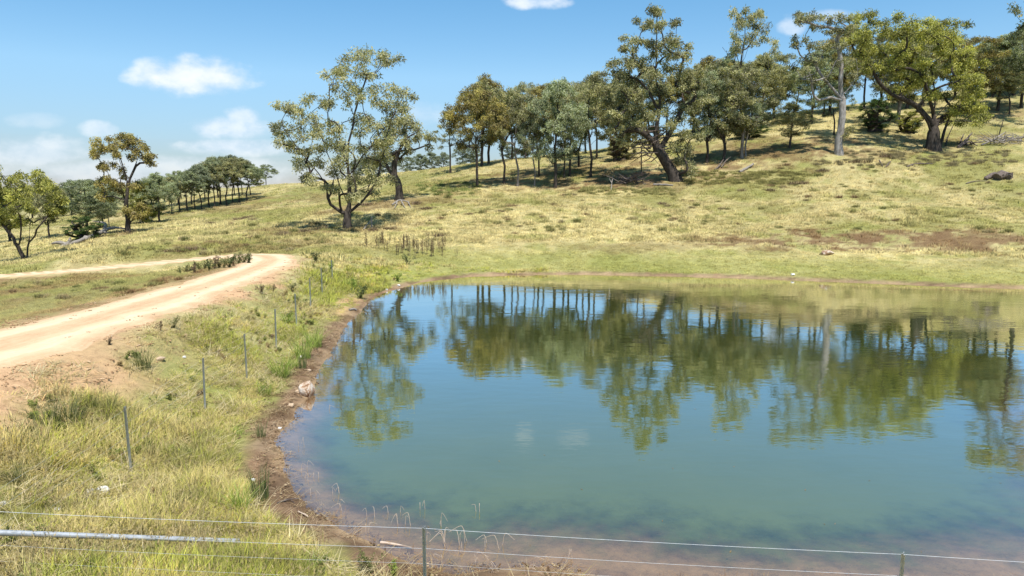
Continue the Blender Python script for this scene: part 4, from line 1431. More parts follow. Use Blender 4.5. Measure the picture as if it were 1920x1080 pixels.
# straw, pebbles and dry leaf litter on the mud rim
lit = bpy.data.collections.new('shore_litter')
for i in range(5):
    mb = MB()
    if i < 3:
        add_blades(mb, (0, 0, 0), RG, 9, .10, .16, .010, 2.6)
    else:
        for k in range(4):
            bmr = RG.normal(size=(8, 3))
            cub = np.array([(x_, y_, z_) for x_ in (-1, 1) for y_ in (-1, 1) for z_ in (-.6, .6)], float) * .016 * RG.uniform(.5, 1.4) + bmr * .003 + np.array((RG.normal() * .08, RG.normal() * .08, .004))
            mb.add(cub, np.array([(0, 1, 3, 2), (4, 6, 7, 5), (0, 4, 5, 1), (2, 3, 7, 6), (0, 2, 6, 4), (1, 5, 7, 3)]), .5)
    me = mb.mesh('litter_%d' % i, False)
    me.materials.append(M['blades'])
    lit.objects.link(bpy.data.objects.new('litter_%d' % i, me))
R = np.random.default_rng(41)
n = 60000
x, y = R.uniform(-11, 9, n), R.uniform(7.5, 42, n)
s = pond_sd(x, y)
kk = (s > -.25) & (s < 2.3) & (R.random(n) < .9 * sstep(2.5, .4, s)) & (fbm(x / .8, y / .8, 97, 3) > .42)
x, y = x[kk], y[kk]
n = len(x)
me = bpy.data.meshes.new('shore_litter')
me.vertices.add(n)
me.vertices.foreach_set('co', np.stack((x, y, tz(x, y) + .006), 1).astype(np.float32).ravel())
me.attributes.new('idx', 'INT', 'POINT').data.foreach_set('value', R.integers(0, 5, n).astype(np.int32))
me.attributes.new('rot', 'FLOAT_VECTOR', 'POINT').data.foreach_set('vector', np.stack((R.normal(size=n) * .1, R.normal(size=n) * .1, R.uniform(0, 6.28, n)), 1).astype(np.float32).ravel())
s1 = .5 + .6 * R.random(n)
me.attributes.new('scl', 'FLOAT_VECTOR', 'POINT').data.foreach_set('vector', np.stack((s1, s1, s1 * .5), 1).astype(np.float32).ravel())
pal = np.array([(.36, .27, .15), (.16, .10, .06), (.26, .17, .10), (.44, .34, .22), (.12, .075, .045)])
cattr(me, 'gtint', pal[R.integers(0, 5, n)])
o = obj('shore_litter', me)
o.modifiers.new('litter', 'NODES').node_group = gn_instances('litter_instances', lit)
tag(o, 'straw scraps and pebbles strewn over the muddy rim of the pond', 'litter', kind='stuff')

n = 60000
y = 9 + 40 * R.random(n) ** 1.5
x = np.interp(y, ROADC[:140, 1], ROADC[:140, 0]) + R.uniform(-3.2, 5.0, n)
rd_ = road_dist(x, y)
off_ = np.where(x > -14.6, 1, -1) * rd_
kk = (rd_ < 5) & (R.random(n) < np.where(rd_ < 1.9, .012, .16) * sstep(5.2, 2.5, rd_)) & (fbm(x / .7, y / .7, 141, 3) > .44) & (pond_sd(x, y) > 3)
x, y = x[kk], y[kk]
n = len(x)
me = bpy.data.meshes.new('track_gravel')
me.vertices.add(n)
gz = tz(x, y) + np.where(road_dist(x, y) < 1.8, .06, .008)
me.vertices.foreach_set('co', np.stack((x, y, gz), 1).astype(np.float32).ravel())
me.attributes.new('idx', 'INT', 'POINT').data.foreach_set('value', R.integers(3, 5, n).astype(np.int32))
me.attributes.new('rot', 'FLOAT_VECTOR', 'POINT').data.foreach_set('vector', np.stack((np.zeros(n), np.zeros(n), R.uniform(0, 6.28, n)), 1).astype(np.float32).ravel())
s1 = .35 + 1.0 * R.random(n) ** 2.5
me.attributes.new('scl', 'FLOAT_VECTOR', 'POINT').data.foreach_set('vector', np.stack((s1, s1, s1), 1).astype(np.float32).ravel())
pal = np.array([(.54, .37, .22), (.44, .28, .16), (.64, .48, .32), (.34, .21, .12)])
cattr(me, 'gtint', pal[R.integers(0, 4, n)])
o = obj('track_gravel', me)
o.modifiers.new('gravel', 'NODES').node_group = gn_instances('gravel_instances', lit)
tag(o, 'loose clods and gravel along the dirt track and its bare shoulder', 'gravel', kind='stuff')

n = 26000
x, y = R.uniform(-13, 1, n), R.uniform(7.5, 44, n)
s = pond_sd(x, y)
kk = (s > 1.0) & (s < 9) & (road_dist(x, y) > 2.6) & (fbm(x / 1.5, y / 1.5, 121, 3) > .45) & (R.random(n) < (12 / y.clip(12)) ** .7)
x, y = x[kk], y[kk]
n = len(x)
me = bpy.data.meshes.new('straw_mat')
me.vertices.add(n)
me.vertices.foreach_set('co', np.stack((x, y, tz(x, y) + .02), 1).astype(np.float32).ravel())
me.attributes.new('idx', 'INT', 'POINT').data.foreach_set('value', R.integers(0, 3, n).astype(np.int32))
me.attributes.new('rot', 'FLOAT_VECTOR', 'POINT').data.foreach_set('vector', np.stack((R.normal(size=n) * .25, R.normal(size=n) * .25, R.uniform(0, 6.28, n)), 1).astype(np.float32).ravel())
s1 = .8 + .9 * R.random(n)
me.attributes.new('scl', 'FLOAT_VECTOR', 'POINT').data.foreach_set('vector', np.stack((s1, s1, s1 * .8), 1).astype(np.float32).ravel())
pal = np.array([(.48, .40, .23), (.40, .33, .17), (.54, .47, .30), (.30, .27, .10)])
cattr(me, 'gtint', pal[R.integers(0, 4, n)] * (.75 + .4 * R.random(n))[:, None])
o = obj('straw_mat', me)
o.modifiers.new('straw', 'NODES').node_group = gn_instances('straw_instances', lit)
tag(o, 'matted dead straw lying through the grass of the dam bank', 'grass', kind='stuff')

# plants one can tell apart
RP = np.random.default_rng(5)


def m_tussock(n=90, h=.55, sp=.16, w=.012, ln=.8):
    mb = MB()
    add_blades(mb, (0, 0, 0), RP, n, sp, h, w, ln, segs=4)
    return mb.mesh('blades', False)


def m_patch(lx, ly, h=.32, n=420):
    mb = MB()
    for i in range(26):
        a_, q = RP.uniform(0, 6.28), math.sqrt(RP.random())
        add_blades(mb, (math.cos(a_) * q * lx, math.sin(a_) * q * ly, 0), RP, n // 26, .26, h * (1.1 - .5 * q), .035, .8)
    return mb.mesh('stalks', False)


def m_dock():
    mb = MB()
    for i in range(RP.integers(2, 5)):
        x, y = RP.normal(size=2) * .08
        h = RP.uniform(.6, 1.05)
        tip = np.array((x + RP.normal() * .08, y + RP.normal() * .08, h))
        mb.tube([(x, y, -.03), ((x + tip[0]) / 2, (y + tip[1]) / 2, h * .5), tip], [.012, .009, .004], 4, .4)
        for k in range(26):
            t_ = RP.uniform(.35, 1.0)
            c_ = np.array((x, y, 0)) * (1 - t_) + tip * t_ + RP.normal(size=3) * .03
            add_blades(mb, c_, RP, 3, .02, .08, .018, 1.0, segs=1)
    return mb.mesh('stalks', False)


def m_weed(h=.6, stems=8, leaf=.10):
    mb = MB()
    for i in range(stems):
        a_ = RP.uniform(0, 6.28)
        l_ = RP.uniform(.1, .6) * h
        hh = h * RP.uniform(.55, 1.1)
        P = [(0, 0, -.03), (math.cos(a_) * l_ * .4, math.sin(a_) * l_ * .4, hh * .55), (math.cos(a_) * l_, math.sin(a_) * l_, hh)]
        mb.tube(P, [.009, .007, .003], 4, .2)
        sm = smooth_line(P, .04)
        cs = sm[RP.integers(len(sm) // 5, len(sm), 16)]
        leaves(mb, cs, np.full(len(cs), .05), 2, leaf, leaf * .4, -.2, np.full(len(cs), .5), RP)
    return mb.mesh('leafy_stems', False)


frb = bpy.data.collections.new('leafy_forbs')
for i in range(3):
    me = m_weed((.28, .36, .22)[i], (9, 8, 11)[i], (.075, .06, .09)[i])
    me.materials.append(M['blades'])
    frb.objects.link(bpy.data.objects.new('forb_%d' % i, me))
R = np.random.default_rng(63)
n = 4200
x, y = R.uniform(-13, 1, n), 7.5 + 40 * R.random(n) ** 1.4
s = pond_sd(x, y)
kk = (s > 1.2) & (s < 9) & (road_dist(x, y) > 3.4) & (fbm(x / 1.9, y / 1.9, 131, 3) > .53)
x, y = x[kk], y[kk]
n = len(x)
me = bpy.data.meshes.new('leafy_weeds')
me.vertices.add(n)
me.vertices.foreach_set('co', np.stack((x, y, tz(x, y)), 1).astype(np.float32).ravel())
me.attributes.new('idx', 'INT', 'POINT').data.foreach_set('value', R.integers(0, 3, n).astype(np.int32))
me.attributes.new('rot', 'FLOAT_VECTOR', 'POINT').data.foreach_set('vector', np.stack((R.normal(size=n) * .1, R.normal(size=n) * .1, R.uniform(0, 6.28, n)), 1).astype(np.float32).ravel())
s1 = .35 + .5 * R.random(n)
me.attributes.new('scl', 'FLOAT_VECTOR', 'POINT').data.foreach_set('vector', np.stack((s1, s1, s1 * .8), 1).astype(np.float32).ravel())
pal = np.array([(.17, .20, .055), (.25, .27, .075), (.14, .16, .05), (.29, .26, .10), (.25, .18, .085)])
cattr(me, 'gtint', pal[R.integers(0, 5, n)])
o = obj('leafy_weeds', me)
o.modifiers.new('weeds', 'NODES').node_group = gn_instances('forb_instances', frb)
tag(o, 'low leafy weeds mixed through the grass of the dam bank', 'weeds', kind='stuff')

TUSS = [m_tussock(), m_tussock(110, .7, .2), m_tussock(80, .45, .18, .012, 1.1)]
REED = [m_tussock(46, .62, .13, .016, .28), m_tussock(60, .75, .16, .016, .32)]
PATCH = [m_patch(1.1, .6), m_patch(.8, .6, .38), m_patch(1.5, .5, .28)]
DOCK = [m_dock() for _ in range(4)]
WEED = [m_weed(), m_weed(.75, 10), m_weed(.5, 9, .08)]


def plant(name, me, px, py, s, mat, label, cat, group=None, sz=None):
    h = hit(px, py)
    o = obj(name, me, M[mat], None, (h[0], h[1], h[2] - .01))
    o.rotation_euler = (0, 0, (px * .731 + py) % 6.28)
    o.scale = (s, s, sz or s)
    return tag(o, label, cat, group)


G = 'green tussocks along the left shore'
for k, (px, py, s, i, mat, lab) in enumerate([
    (539, 605, 1.2, 0, 'tuss_green', 'round green tussock beside the fourth bank fence post'), (588, 650, 1.5, 1, 'tuss_green', 'bright green tussock on the shore bend above the big rock'),
    (566, 672, 1.5, 1, 'tuss_green', 'large bright green clump overhanging the mud, farthest from the big rock'), (548, 690, 1.3, 2, 'tuss_green', 'long green tussock left of the leafy reed by the big rock'),
    (527, 705, 1.3, 1, 'tuss_green', 'green clump between the shore reed and the second bank post'), (497, 742, 1.0, 0, 'tuss_green', 'small vivid green tussock left of the big rock'),
    (440, 815, .9, 2, 'tuss_green', 'loose green tussock midway between the nearest post and the mud'), (450, 960, .9, 1, 'tuss_green', 'light green tuft below the tall shore reed in the foreground'),
    (575, 1075, .8, 0, 'tuss_green', 'green tuft at the bottom edge beside the foreground weeds'), (346, 890, .7, 2, 'tuss_green', 'soft green tuft right of the nearest bank post'),
    (650, 538, 1.2, 0, 'tuss_green', 'green tussock at the head of the bank near the inlet')]):
    plant('grass_tussock', TUSS[i], px, py, s, mat, lab, 'grass', G)
G = 'dark reeds at the left shore'
for (px, py, s, i, lab) in [(489, 935, 1.0, 1, 'tall dark green reed clump on the mud edge in the foreground'), (490, 820, .8, 0, 'dark reed clump at the mud edge below the big rock'), (568, 690, .9, 0, 'dark leafy reed standing right on the mud above the big rock')]:
    plant('reed_clump', REED[i], px, py, s, 'tuss_dark', lab, 'reeds', G)
G = 'dark wiry rushes on the upper bank'
for (px, py, s, i, lab) in [(95, 800, 1.15, 0, 'wiry dark rush clump below the bare soil at the left, left one of the pair'), (130, 795, 1.1, 1, 'wiry dark rush clump below the bare soil at the left, right one of the pair'), (60, 815, .9, 0, 'low dark rush at the foot of the pair of rush clumps'),
                            (25, 905, .6, 1, 'dark rush tuft at the left edge of the foreground'), (205, 775, .9, 0, 'small dark rush left of the nearest bank post'), (270, 690, 1.1, 1, 'rush clump under the road shoulder, darkest of the bank'), (68, 885, .6, 0, 'short dark tuft beside the left edge rush')]:
    plant('rush_clump', TUSS[i], px, py, s, 'rush_olive', lab, 'rushes', G)
G = 'weeds along the road shoulder'
for (px, py, s, i, mat, lab) in [(300, 622, .5, 0, 'dry_brown', 'rusty dry weed on the soil shoulder, left of two'), (325, 615, .55, 1, 'dry_olive', 'rusty dry weed on the soil shoulder, right of two'), (490, 550, .6, 1, 'dry_brown', 'brown thistle patch where the shoulder narrows, left side'),
                                 (512, 548, .6, 0, 'dry_brown', 'brown thistle patch where the shoulder narrows, middle'), (548, 547, .9, 2, 'dry_olive', 'olive weed beside the brown thistles'), (593, 493, 1.1, 1, 'tuss_dark', 'dark green bushy weed at the outer corner of the road bend'),
                                 (675, 560, 1.1, 1, 'tuss_dark', 'dark green weed at the water edge by the orange soil'), (665, 545, 1.2, 0, 'tuss_green', 'light green leafy weed at the top of the inlet'), (765, 497, 1.1, 1, 'tuss_dark', 'tall blue-green weed among the dock stalks'),
                                 (745, 528, 1.2, 2, 'tuss_green', 'bright green weed on the shore below the dock stalks'), (695, 1076, .5, 1, 'rush_olive', 'olive stemmed foreground weed, left of the fence post'), (740, 1080, .4, 0, 'tuss_green', 'yellow-green foreground weed nearest the fence post'),
                                 (620, 508, 1.3, 2, 'tuss_green', 'small weed among the last bank fence posts'), (205, 648, .45, 2, 'dry_brown', 'tiny dry weed on the road edge')]:
    plant('weed', WEED[i], px, py, s, mat, lab, 'weed', G)
G = 'weeds at the inside of the road bend'
for i in range(15):
    t_ = i / 14
    px, py = 338 + t_ * 128, 516 - t_ * 25 + RP.normal() * 2.0
    plant('weed', WEED[i % 3], px, py, .55 + .5 * t_ + .3 * RP.random(), ('rush_olive', 'dry_olive', 'tuss_dark', 'dry_brown')[i % 4], 'leafy weed in the low row along the inside of the road bend', 'weed', G)
G = 'brown dock stalks by the head of the pond'
for i in range(44):
    px = RP.choice([708, 740, 765, 785, 805, 828]) + RP.normal() * 14
    py = 470 + RP.normal() * 7 - (6 if px < 730 else 0)
    plant('dock_stalk', DOCK[i % 4], px, py, .9 + .5 * RP.random(), ('dry_brown', 'dry_brown', 'dry_straw')[i % 3], 'upright brown dock stalk in the stand at the head of the pond', 'weed', G)
G = 'brown weed patches on the pasture'
patches = [(1500, 345, 1.6, 2, 'broad dark brown weed patch below the pale-trunked gum'), (1445, 358, 1.0, 1, 'brown weed patch left below the broad one on the right slope'), (1240, 383, 1.0, 0, 'brown weed patch below the huge old gum'),
           (950, 409, 1.0, 2, 'brown weed streak in mid pasture, lower of two'), (938, 397, .9, 0, 'brown weed streak in mid pasture, upper of two'), (880, 402, .7, 1, 'small brown weed patch left of the two streaks'),
           (805, 392, 1.2, 2, 'long brown weed streak right of the leaning gum'), (395, 420, 1.0, 1, 'brown weed patch below the far clump'), (345, 450, 1.2, 0, 'brown weed patch right above the far road arm'),
           (245, 467, .8, 1, 'reddish brown weed patch left of its neighbour above the road'), (225, 464, .7, 0, 'flat brown weed patch beneath the rusty-topped gum'), (470, 408, 1.3, 2, 'brown weed streak far up the left slope'), (450, 412, 1.2, 0, 'darker brown weed streak beside the far left one'),
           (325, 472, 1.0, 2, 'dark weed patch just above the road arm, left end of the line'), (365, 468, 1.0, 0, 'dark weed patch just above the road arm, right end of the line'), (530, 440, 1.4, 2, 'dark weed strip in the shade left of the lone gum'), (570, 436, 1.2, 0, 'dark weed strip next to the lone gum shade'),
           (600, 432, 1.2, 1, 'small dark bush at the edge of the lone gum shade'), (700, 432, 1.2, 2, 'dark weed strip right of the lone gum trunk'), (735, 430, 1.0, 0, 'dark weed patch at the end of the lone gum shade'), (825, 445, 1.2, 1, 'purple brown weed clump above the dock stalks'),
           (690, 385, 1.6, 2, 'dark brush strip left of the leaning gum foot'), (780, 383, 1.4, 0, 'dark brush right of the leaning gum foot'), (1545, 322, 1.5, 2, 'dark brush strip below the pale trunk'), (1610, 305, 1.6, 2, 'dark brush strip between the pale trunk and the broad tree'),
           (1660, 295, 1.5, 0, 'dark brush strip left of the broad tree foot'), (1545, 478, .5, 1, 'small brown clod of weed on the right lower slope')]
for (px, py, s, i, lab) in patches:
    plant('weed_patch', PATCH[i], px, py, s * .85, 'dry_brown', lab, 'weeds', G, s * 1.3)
tus = bpy.data.collections.new('tussock_masses')
for i in range(4):
    me = (m_patch(.5, .4, .34, 260), m_patch(.35, .35, .42, 200), m_patch(.8, .45, .28, 320), m_patch(.3, .3, .3, 130))[i]
    me.materials.append(M['blades'])
    tus.objects.link(bpy.data.objects.new('tussocks_%d' % i, me))
R = np.random.default_rng(57)
pts, tin = [], []
pal = np.array([(.155, .15, .055), (.20, .185, .075), (.12, .125, .045), (.16, .11, .06), (.26, .24, .10), (.23, .19, .10)])
for i in range(330):
    px, py = R.uniform(640, 1915), 300 + 140 * R.random() ** .8
    if py < 352 and px < 1250: continue
    if fbm(np.array([px / 90.]), np.array([py / 22.]), 7, 2)[0] < .43: continue
    pts.append(hit(px, py)); tin.append(pal[R.integers(0, 6)])
for i in range(190):
    px, py = R.uniform(1285, 1510), R.uniform(322, 346)
    pts.append(hit(px, py)); tin.append(np.array((.17, .16, .06)) * R.uniform(.8, 1.3))
for i in range(90):
    pts.append(hit(R.uniform(780, 900), R.uniform(342, 366))); tin.append(np.array((.15, .17, .055)) * R.uniform(.8, 1.3))
for i in range(130):
    pts.append(hit(R.uniform(1520, 1900), R.uniform(284, 312))); tin.append(np.array((.19, .165, .09)) * R.uniform(.7, 1.2))
for i in range(90):
    pts.append(hit(R.uniform(1090, 1260), R.uniform(352, 366))); tin.append(np.array((.20, .19, .075)) * R.uniform(.8, 1.2))
for i in range(150):
    px, py = R.uniform(10, 640), R.uniform(385, 478)
    h = hit(px, py)
    pts.append(h); tin.append(pal[R.integers(0, 6)])
for i in range(46):
    t_ = R.random()
    pts.append(hit(215 + t_ * 175, 553 - t_ * 45 + R.normal() * 5)); tin.append(((.17, .105, .055), (.21, .14, .07), (.15, .13, .05))[i % 3])
for i in range(60):
    pts.append(hit(R.uniform(0, 420), R.uniform(530, 560))); tin.append(pal[R.integers(0, 6)])
pts = np.array(pts)
tin = np.array(tin)
kk = road_dist(pts[:, 0], pts[:, 1]) > 2.5
pts, tin = pts[kk], tin[kk]
n = len(pts)
me = bpy.data.meshes.new('tussocks')
me.vertices.add(n)
me.vertices.foreach_set('co', pts.astype(np.float32).ravel())
me.attributes.new('idx', 'INT', 'POINT').data.foreach_set('value', R.integers(0, 4, n).astype(np.int32))
me.attributes.new('rot', 'FLOAT_VECTOR', 'POINT').data.foreach_set('vector', np.stack((np.zeros(n), np.zeros(n), R.uniform(0, 6.28, n)), 1).astype(np.float32).ravel())
s1 = .6 + .8 * R.random(n)
s1[pts[:, 1] < 48] *= .6
me.attributes.new('scl', 'FLOAT_VECTOR', 'POINT').data.foreach_set('vector', np.stack((s1 * .75, s1 * .75, s1 * 1.25), 1).astype(np.float32).ravel())
cattr(me, 'gtint', tin * 1.5)
o = obj('tussocks', me)
o.modifiers.new('tussocks', 'NODES').node_group = gn_instances('tussock_instances', tus)
tag(o, 'olive and brown tussocks dotted over the pasture and road verges', 'grass', kind='stuff')

# ------------------------------------------------------------------ fences
def picket_mesh(h, s=1.0):
    vs, fs = [], []
    for k in range(3):
        a_ = k * 2.0944 + .5
        d = np.array((math.cos(a_), math.sin(a_)))
        n_ = np.array((-d[1], d[0]))
        L_, T_ = .03 * s, .0035 * s
        c4 = [n_ * T_, -n_ * T_, d * L_ - n_ * T_ * .6, d * L_ + n_ * T_ * .6]
        b0 = len(vs)
        for zz in (-.35, h - (.012 * k)):
            vs += [(*c_, zz) for c_ in c4]
        fs += [(b0 + i, b0 + (i + 1) % 4, b0 + 4 + (i + 1) % 4, b0 + 4 + i) for i in range(4)] + [(b0 + 7, b0 + 6, b0 + 5, b0 + 4)]
    me = mesh_np('picket', np.array(vs), np.array(fs), False)
    return me


bank_posts = [(245, 872, 13.4, 762), (383, 752, 17.8, 668), (462, 690, 21.1, 614), (517, 632, 25.6, 572), (555, 592, 29.6, 543), (582, 562, 33.8, 522), (604, 540, 37.8, 500), (623, 520, 42, 487)]
f1 = empty('wire_fence', (at(245, 872, 13.4)[0], 13.4, tz1(at(245, 872, 13.4)[0], 13.4)), 'row of steel picket posts and thin wires along the grassy dam bank', 'fence')
fo = np.array(f1.location)
tops = []
for (px, py, D, top) in bank_posts:
    b = at(px, py, D)
    z = tz1(b[0], b[1])
    tp = at(px, top, D)[2]
    h = max(1.0, min(1.5, tp - z))
    o = obj('post', picket_mesh(h, .95 if D < 24 else 1.1), M['picket'], f1, (b[0] - fo[0], b[1] - fo[1], z - fo[2]))
    o.rotation_euler = (RP.normal() * .015, RP.normal() * .02, RP.uniform(0, 2))
    tops.append((b[0] - fo[0], b[1] - fo[1], z + h - fo[2]))
corner = at(-75, 955, 8.9)
tops = [(corner[0] - fo[0], corner[1] - fo[1], corner[2] - fo[2])] + tops
for dz in (.06, .34, .62, .9):
    mb = MB()
    mb.tube([(x, y, z - dz) for x, y, z in tops], .0011, 4)
    obj('wire', mb.mesh('wire'), M['galv'], f1)

f2 = empty('wire_fence', (-1.1, 8.4, tz1(-1.1, 8.4)), 'galvanised post-and-wire fence crossing the bottom of the view in front of the water', 'fence')
fo = np.array(f2.location)
P1, P2 = at(795, 990, 8.4), at(1694, 1039, 7.8)
P3 = P2 + (P2 - P1) * 1.0
pts = [corner, P1, P2, P3]
for i, q in enumerate(pts):
    z = tz1(q[0], q[1])
    if i == 0:
        mb = MB()
        mb.tube([(0, 0, -.5), (0, 0, q[2] - z + .12)], .055, 16, cap=True)
        o = obj('strainer_post', mb.mesh('strainer_post', False), M['galv'], f2, (q[0] - fo[0], q[1] - fo[1], z - fo[2]))
    else:
        o = obj('post', picket_mesh(q[2] - z + .02, .85), M['galv'], f2, (q[0] - fo[0], q[1] - fo[1], z - fo[2]))
        o.rotation_euler = (0, 0, .35)
for dz in (0.0, .285, .50, .74):
    mb = MB()
    line = []
    for a_, b_ in zip(pts[:-1], pts[1:]):
        for k in range(12):
            t_ = k / 12
            line.append(a_ * (1 - t_) + b_ * t_ - np.array((0, 0, .022 * 4 * t_ * (1 - t_))))
    line.append(pts[-1])
    line = np.array(line) - fo
    line[:, 2] -= dz + .02
    line[:, 1] += .03
    mb.tube(line, (.0026 if dz < .2 else (.002 if dz < .4 else .0013)), 5)
    obj('wire', mb.mesh('wire'), M['galv'], f2)
pe = hit(449, 1026)
ps = at(-80, 996, 8.9)
mb = MB()
pth = [ps + (np.array((pe[0], pe[1], pe[2] + .09)) - ps) * t_ - fo for t_ in np.linspace(0, 1, 6)]
mb.tube(pth, .042, 16, cap=True)
o = obj('stay_pipe', mb.mesh('stay_pipe'), M['pipe'], f2)
o['label'] = 'sloping galvanised stay pipe reaching down to the grass'
for pl in o.data.polygons:
    pl.use_smooth = len(pl.vertices) == 4

# ------------------------------------------------------------------ rocks
import bmesh


def rock_mesh(seed, sub=3):
    R = np.random.default_rng(seed)
    bm = bmesh.new()
    bmesh.ops.create_icosphere(bm, subdivisions=sub, radius=1.0)
    pl = [(Vector(R.normal(size=3)).normalized(), R.uniform(.55, .85)) for _ in range(11)]
    for v in bm.verts:
        p_ = v.co.copy()
        for n_, d in pl:
            e = p_.dot(n_) - d
            if e > 0: p_ -= n_ * e * .93
        p_ += Vector(R.normal(size=3)) * .012
        v.co = p_
    me = bpy.data.meshes.new('rock')
    bm.to_mesh(me)
    bm.free()
    return me


RK = [rock_mesh(i) for i in range(5)]
G = 'stones on the bank and shore'
for (px, py, wpx, hpx, i, mat, lab) in [
    (577, 741, 33, 38, 0, 'rock', 'large pale and rust-brown rock at the water edge on the left shore'), (560, 737, 13, 8, 1, 'rock_tan', 'flat orange stone against the large rock'), (546, 763, 14, 9, 2, 'rock_tan', 'orange stone on the mud below the large rock'),
    (580, 696, 7, 5, 3, 'rock_tan', 'small tan stone on the mud above the large rock'), (562, 671, 8, 6, 4, 'rock_white', 'small whitish stone under the bright green clump'), (192, 924, 26, 12, 1, 'rock_white', 'larger of two bright white stones in the foreground grass'),
    (169, 926, 16, 9, 3, 'rock_white', 'smaller of two bright white stones in the foreground grass'), (47, 926, 11, 9, 2, 'rock_tan', 'left of two tan stones in the foreground grass'), (61, 930, 14, 10, 4, 'rock_tan', 'right of two tan stones in the foreground grass'),
    (109, 959, 16, 7, 0, 'rock_white', 'flat whitish stone just above the fence wire at the left'), (6, 947, 12, 6, 1, 'rock_white', 'pale stone at the left edge of the foreground'), (271, 866, 12, 8, 2, 'rock_white', 'pale stone beside the foot of the nearest bank post'),
    (178, 904, 9, 6, 3, 'rock_tan', 'little tan stone above the two white stones'), (404, 918, 14, 9, 1, 'rock_tan', 'pinkish stone in the grass left of the tall shore reed'), (525, 806, 9, 5, 0, 'rock_white', 'pale pebble on the mud edge'),
    (475, 902, 9, 6, 4, 'rock_white', 'whitish pebble beside the tall shore reed'), (300, 676, 20, 8, 2, 'rock_tan', 'sandy stone slab on the upper bank'), (725, 544, 6, 4, 3, 'rock_white', 'tiny white stone on the curving far-left shore, left'),
    (747, 537, 6, 4, 2, 'rock_white', 'tiny white stone on the curving far-left shore, right'), (1487, 517, 9, 6, 0, 'rock_white', 'small pale stone on the far shore line'), (1550, 477, 24, 10, 4, 'rock', 'brown clod of earth and rock on the lower right slope'), (345, 672, 8, 5, 1, 'rock_white', 'pale pebble on the upper bank')]:
    h = hit(px, py)
    k = h[1] / FPX
    o = obj('rock', RK[i], M[mat], None, (h[0], h[1], h[2] + hpx * k * .30))
    o.scale = (wpx * k * .58, wpx * k * .5, hpx * k * .62)
    o.rotation_euler = (0, 0, px * .77)
    tag(o, lab, 'rock', G)


# ------------------------------------------------------------------ dead timber
def on(px, py, up=0.0):
    h = hit(px, py)
    return np.array((h[0], h[1], h[2] + up))


def timber(name, runs, mat, label, cat='log', group=None, sides=8):
    """runs: list of (points, radii) in metres, world; the first run is the main log"""
    o0 = np.array(runs[0][0][0])
    mb = MB()
    for P, Rr in runs:
        P = np.asarray(P, float)
        sm = smooth_line(P, .25) if len(P) > 2 else np.linspace(P[0], P[-1], 8)
        rr = np.interp(np.linspace(0, 1, len(sm)), np.linspace(0, 1, len(Rr)), Rr)
        sm = sm + RP.normal(size=sm.shape) * (rr * .12)[:, None]
        mb.tube(sm - o0, rr * (1 + .12 * RP.normal(size=len(sm))), sides, cap=True)
    o = obj(name, mb.mesh('log'), M[mat], None, tuple(o0))
    return tag(o, label, cat, group)


def twigs(c, n, L, hgt, r, R, flat=.35):
    out = []
    for i in range(n):
        a_ = R.uniform(0, 6.28)
        l_ = L * R.uniform(.4, 1)
        s_ = c + np.array((R.normal() * L * .25, R.normal() * L * .2, R.uniform(.02, hgt * .5)))
        d = np.array((math.cos(a_), math.sin(a_) * .7, R.uniform(-.05, flat)))
        mid_ = s_ + d * l_ * .5 + R.normal(size=3) * .08 * l_
        out.append(([s_, mid_, s_ + d * l_ + R.normal(size=3) * .1 * l_], [r, r * .7, r * .25]))
    return out


a0, a1, a2 = on(128, 462, .2), on(155, 455, .3), on(192, 441, .35)
timber('fallen_log', [([a0, a1, a2], [.2, .24, .22]), ([a2, a2 + (1.2, .3, .5), a2 + (3.2, .6, .25)], [.22, .14, .05]), ([a2, a2 + (.2, .5, .9), a2 + (-1.6, .8, 1.3)], [.2, .12, .05]), ([a2, a2 + (1.0, -.6, .0)], [.18, .08]),
                      ([a0, a0 + (-.9, -.4, .25), a0 + (-1.6, -.2, .1)], [.3, .2, .06]), ([a0, a0 + (-.6, -.6, -.25)], [.22, .08]), ([a0, a0 + (.2, .2, .7)], [.26, .1])] + twigs(a2, 8, 1.2, .4, .07, RP),
       'deadwood', 'large grey fallen log with a splintered end in front of a green bush')
h = on(150, 452)
bsh = place_tree(KIND['bush', 0], 'green_bush', (h[0], h[1] + .9, h[2] - .1), 'leaf_green', 'bark_dark', 'dense bright green bush growing against the fallen grey log', None, .4, (.42, .34, .20))
bsh['category'] = 'bush'
timber('fallen_log', [([on(268, 420, .15), on(280, 413, .3), on(292, 407, .5)], [.3, .32, .25]), ([on(280, 413, .3), on(272, 412, .8)], [.15, .05])] + twigs(on(276, 415), 8, 1.6, .5, .06, RP), 'deadwood', 'pale fallen log at the foot of the far clump, left end')
timber('fallen_log', [([on(1386, 324, .12), on(1399, 319, .2), on(1412, 313, .32)], [.16, .17, .12])], 'deadwood', 'short whitish log lying on the slope right of the huge old gum')
timber('branch', [([on(1340, 320, .1), on(1348, 316, .3), on(1356, 309, .7)], [.12, .1, .04]), ([on(1352, 316, .1), on(1362, 309, .6), on(1370, 304, .7)], [.1, .08, .03])], 'deadwood_dark', 'dark crooked branch on the ground left of the short whitish log')
timber('brush_pile', twigs(on(1185, 345), 46, 2.6, 1.2, .06, RP, .6) + twigs(on(1165, 342), 26, 2.0, 1.0, .05, RP, .6), 'deadwood_dark', 'brown tangle of dead brush at the foot of the huge old gum', 'brush', sides=4)
timber('fallen_log', [([on(1225, 348, .1), on(1245, 349, .15), on(1262, 350, .1)], [.12, .13, .08])], 'deadwood', 'pale log lying beside the brown brush tangle')
timber('branch', [([on(1146, 358, 0), on(1147, 350, .5), on(1150, 343, 1.0)], [.07, .06, .02]), ([on(1147, 352, .5), on(1142, 348, .9)], [.04, .02])], 'deadwood', 'bleached upright branch left of the brown brush tangle')
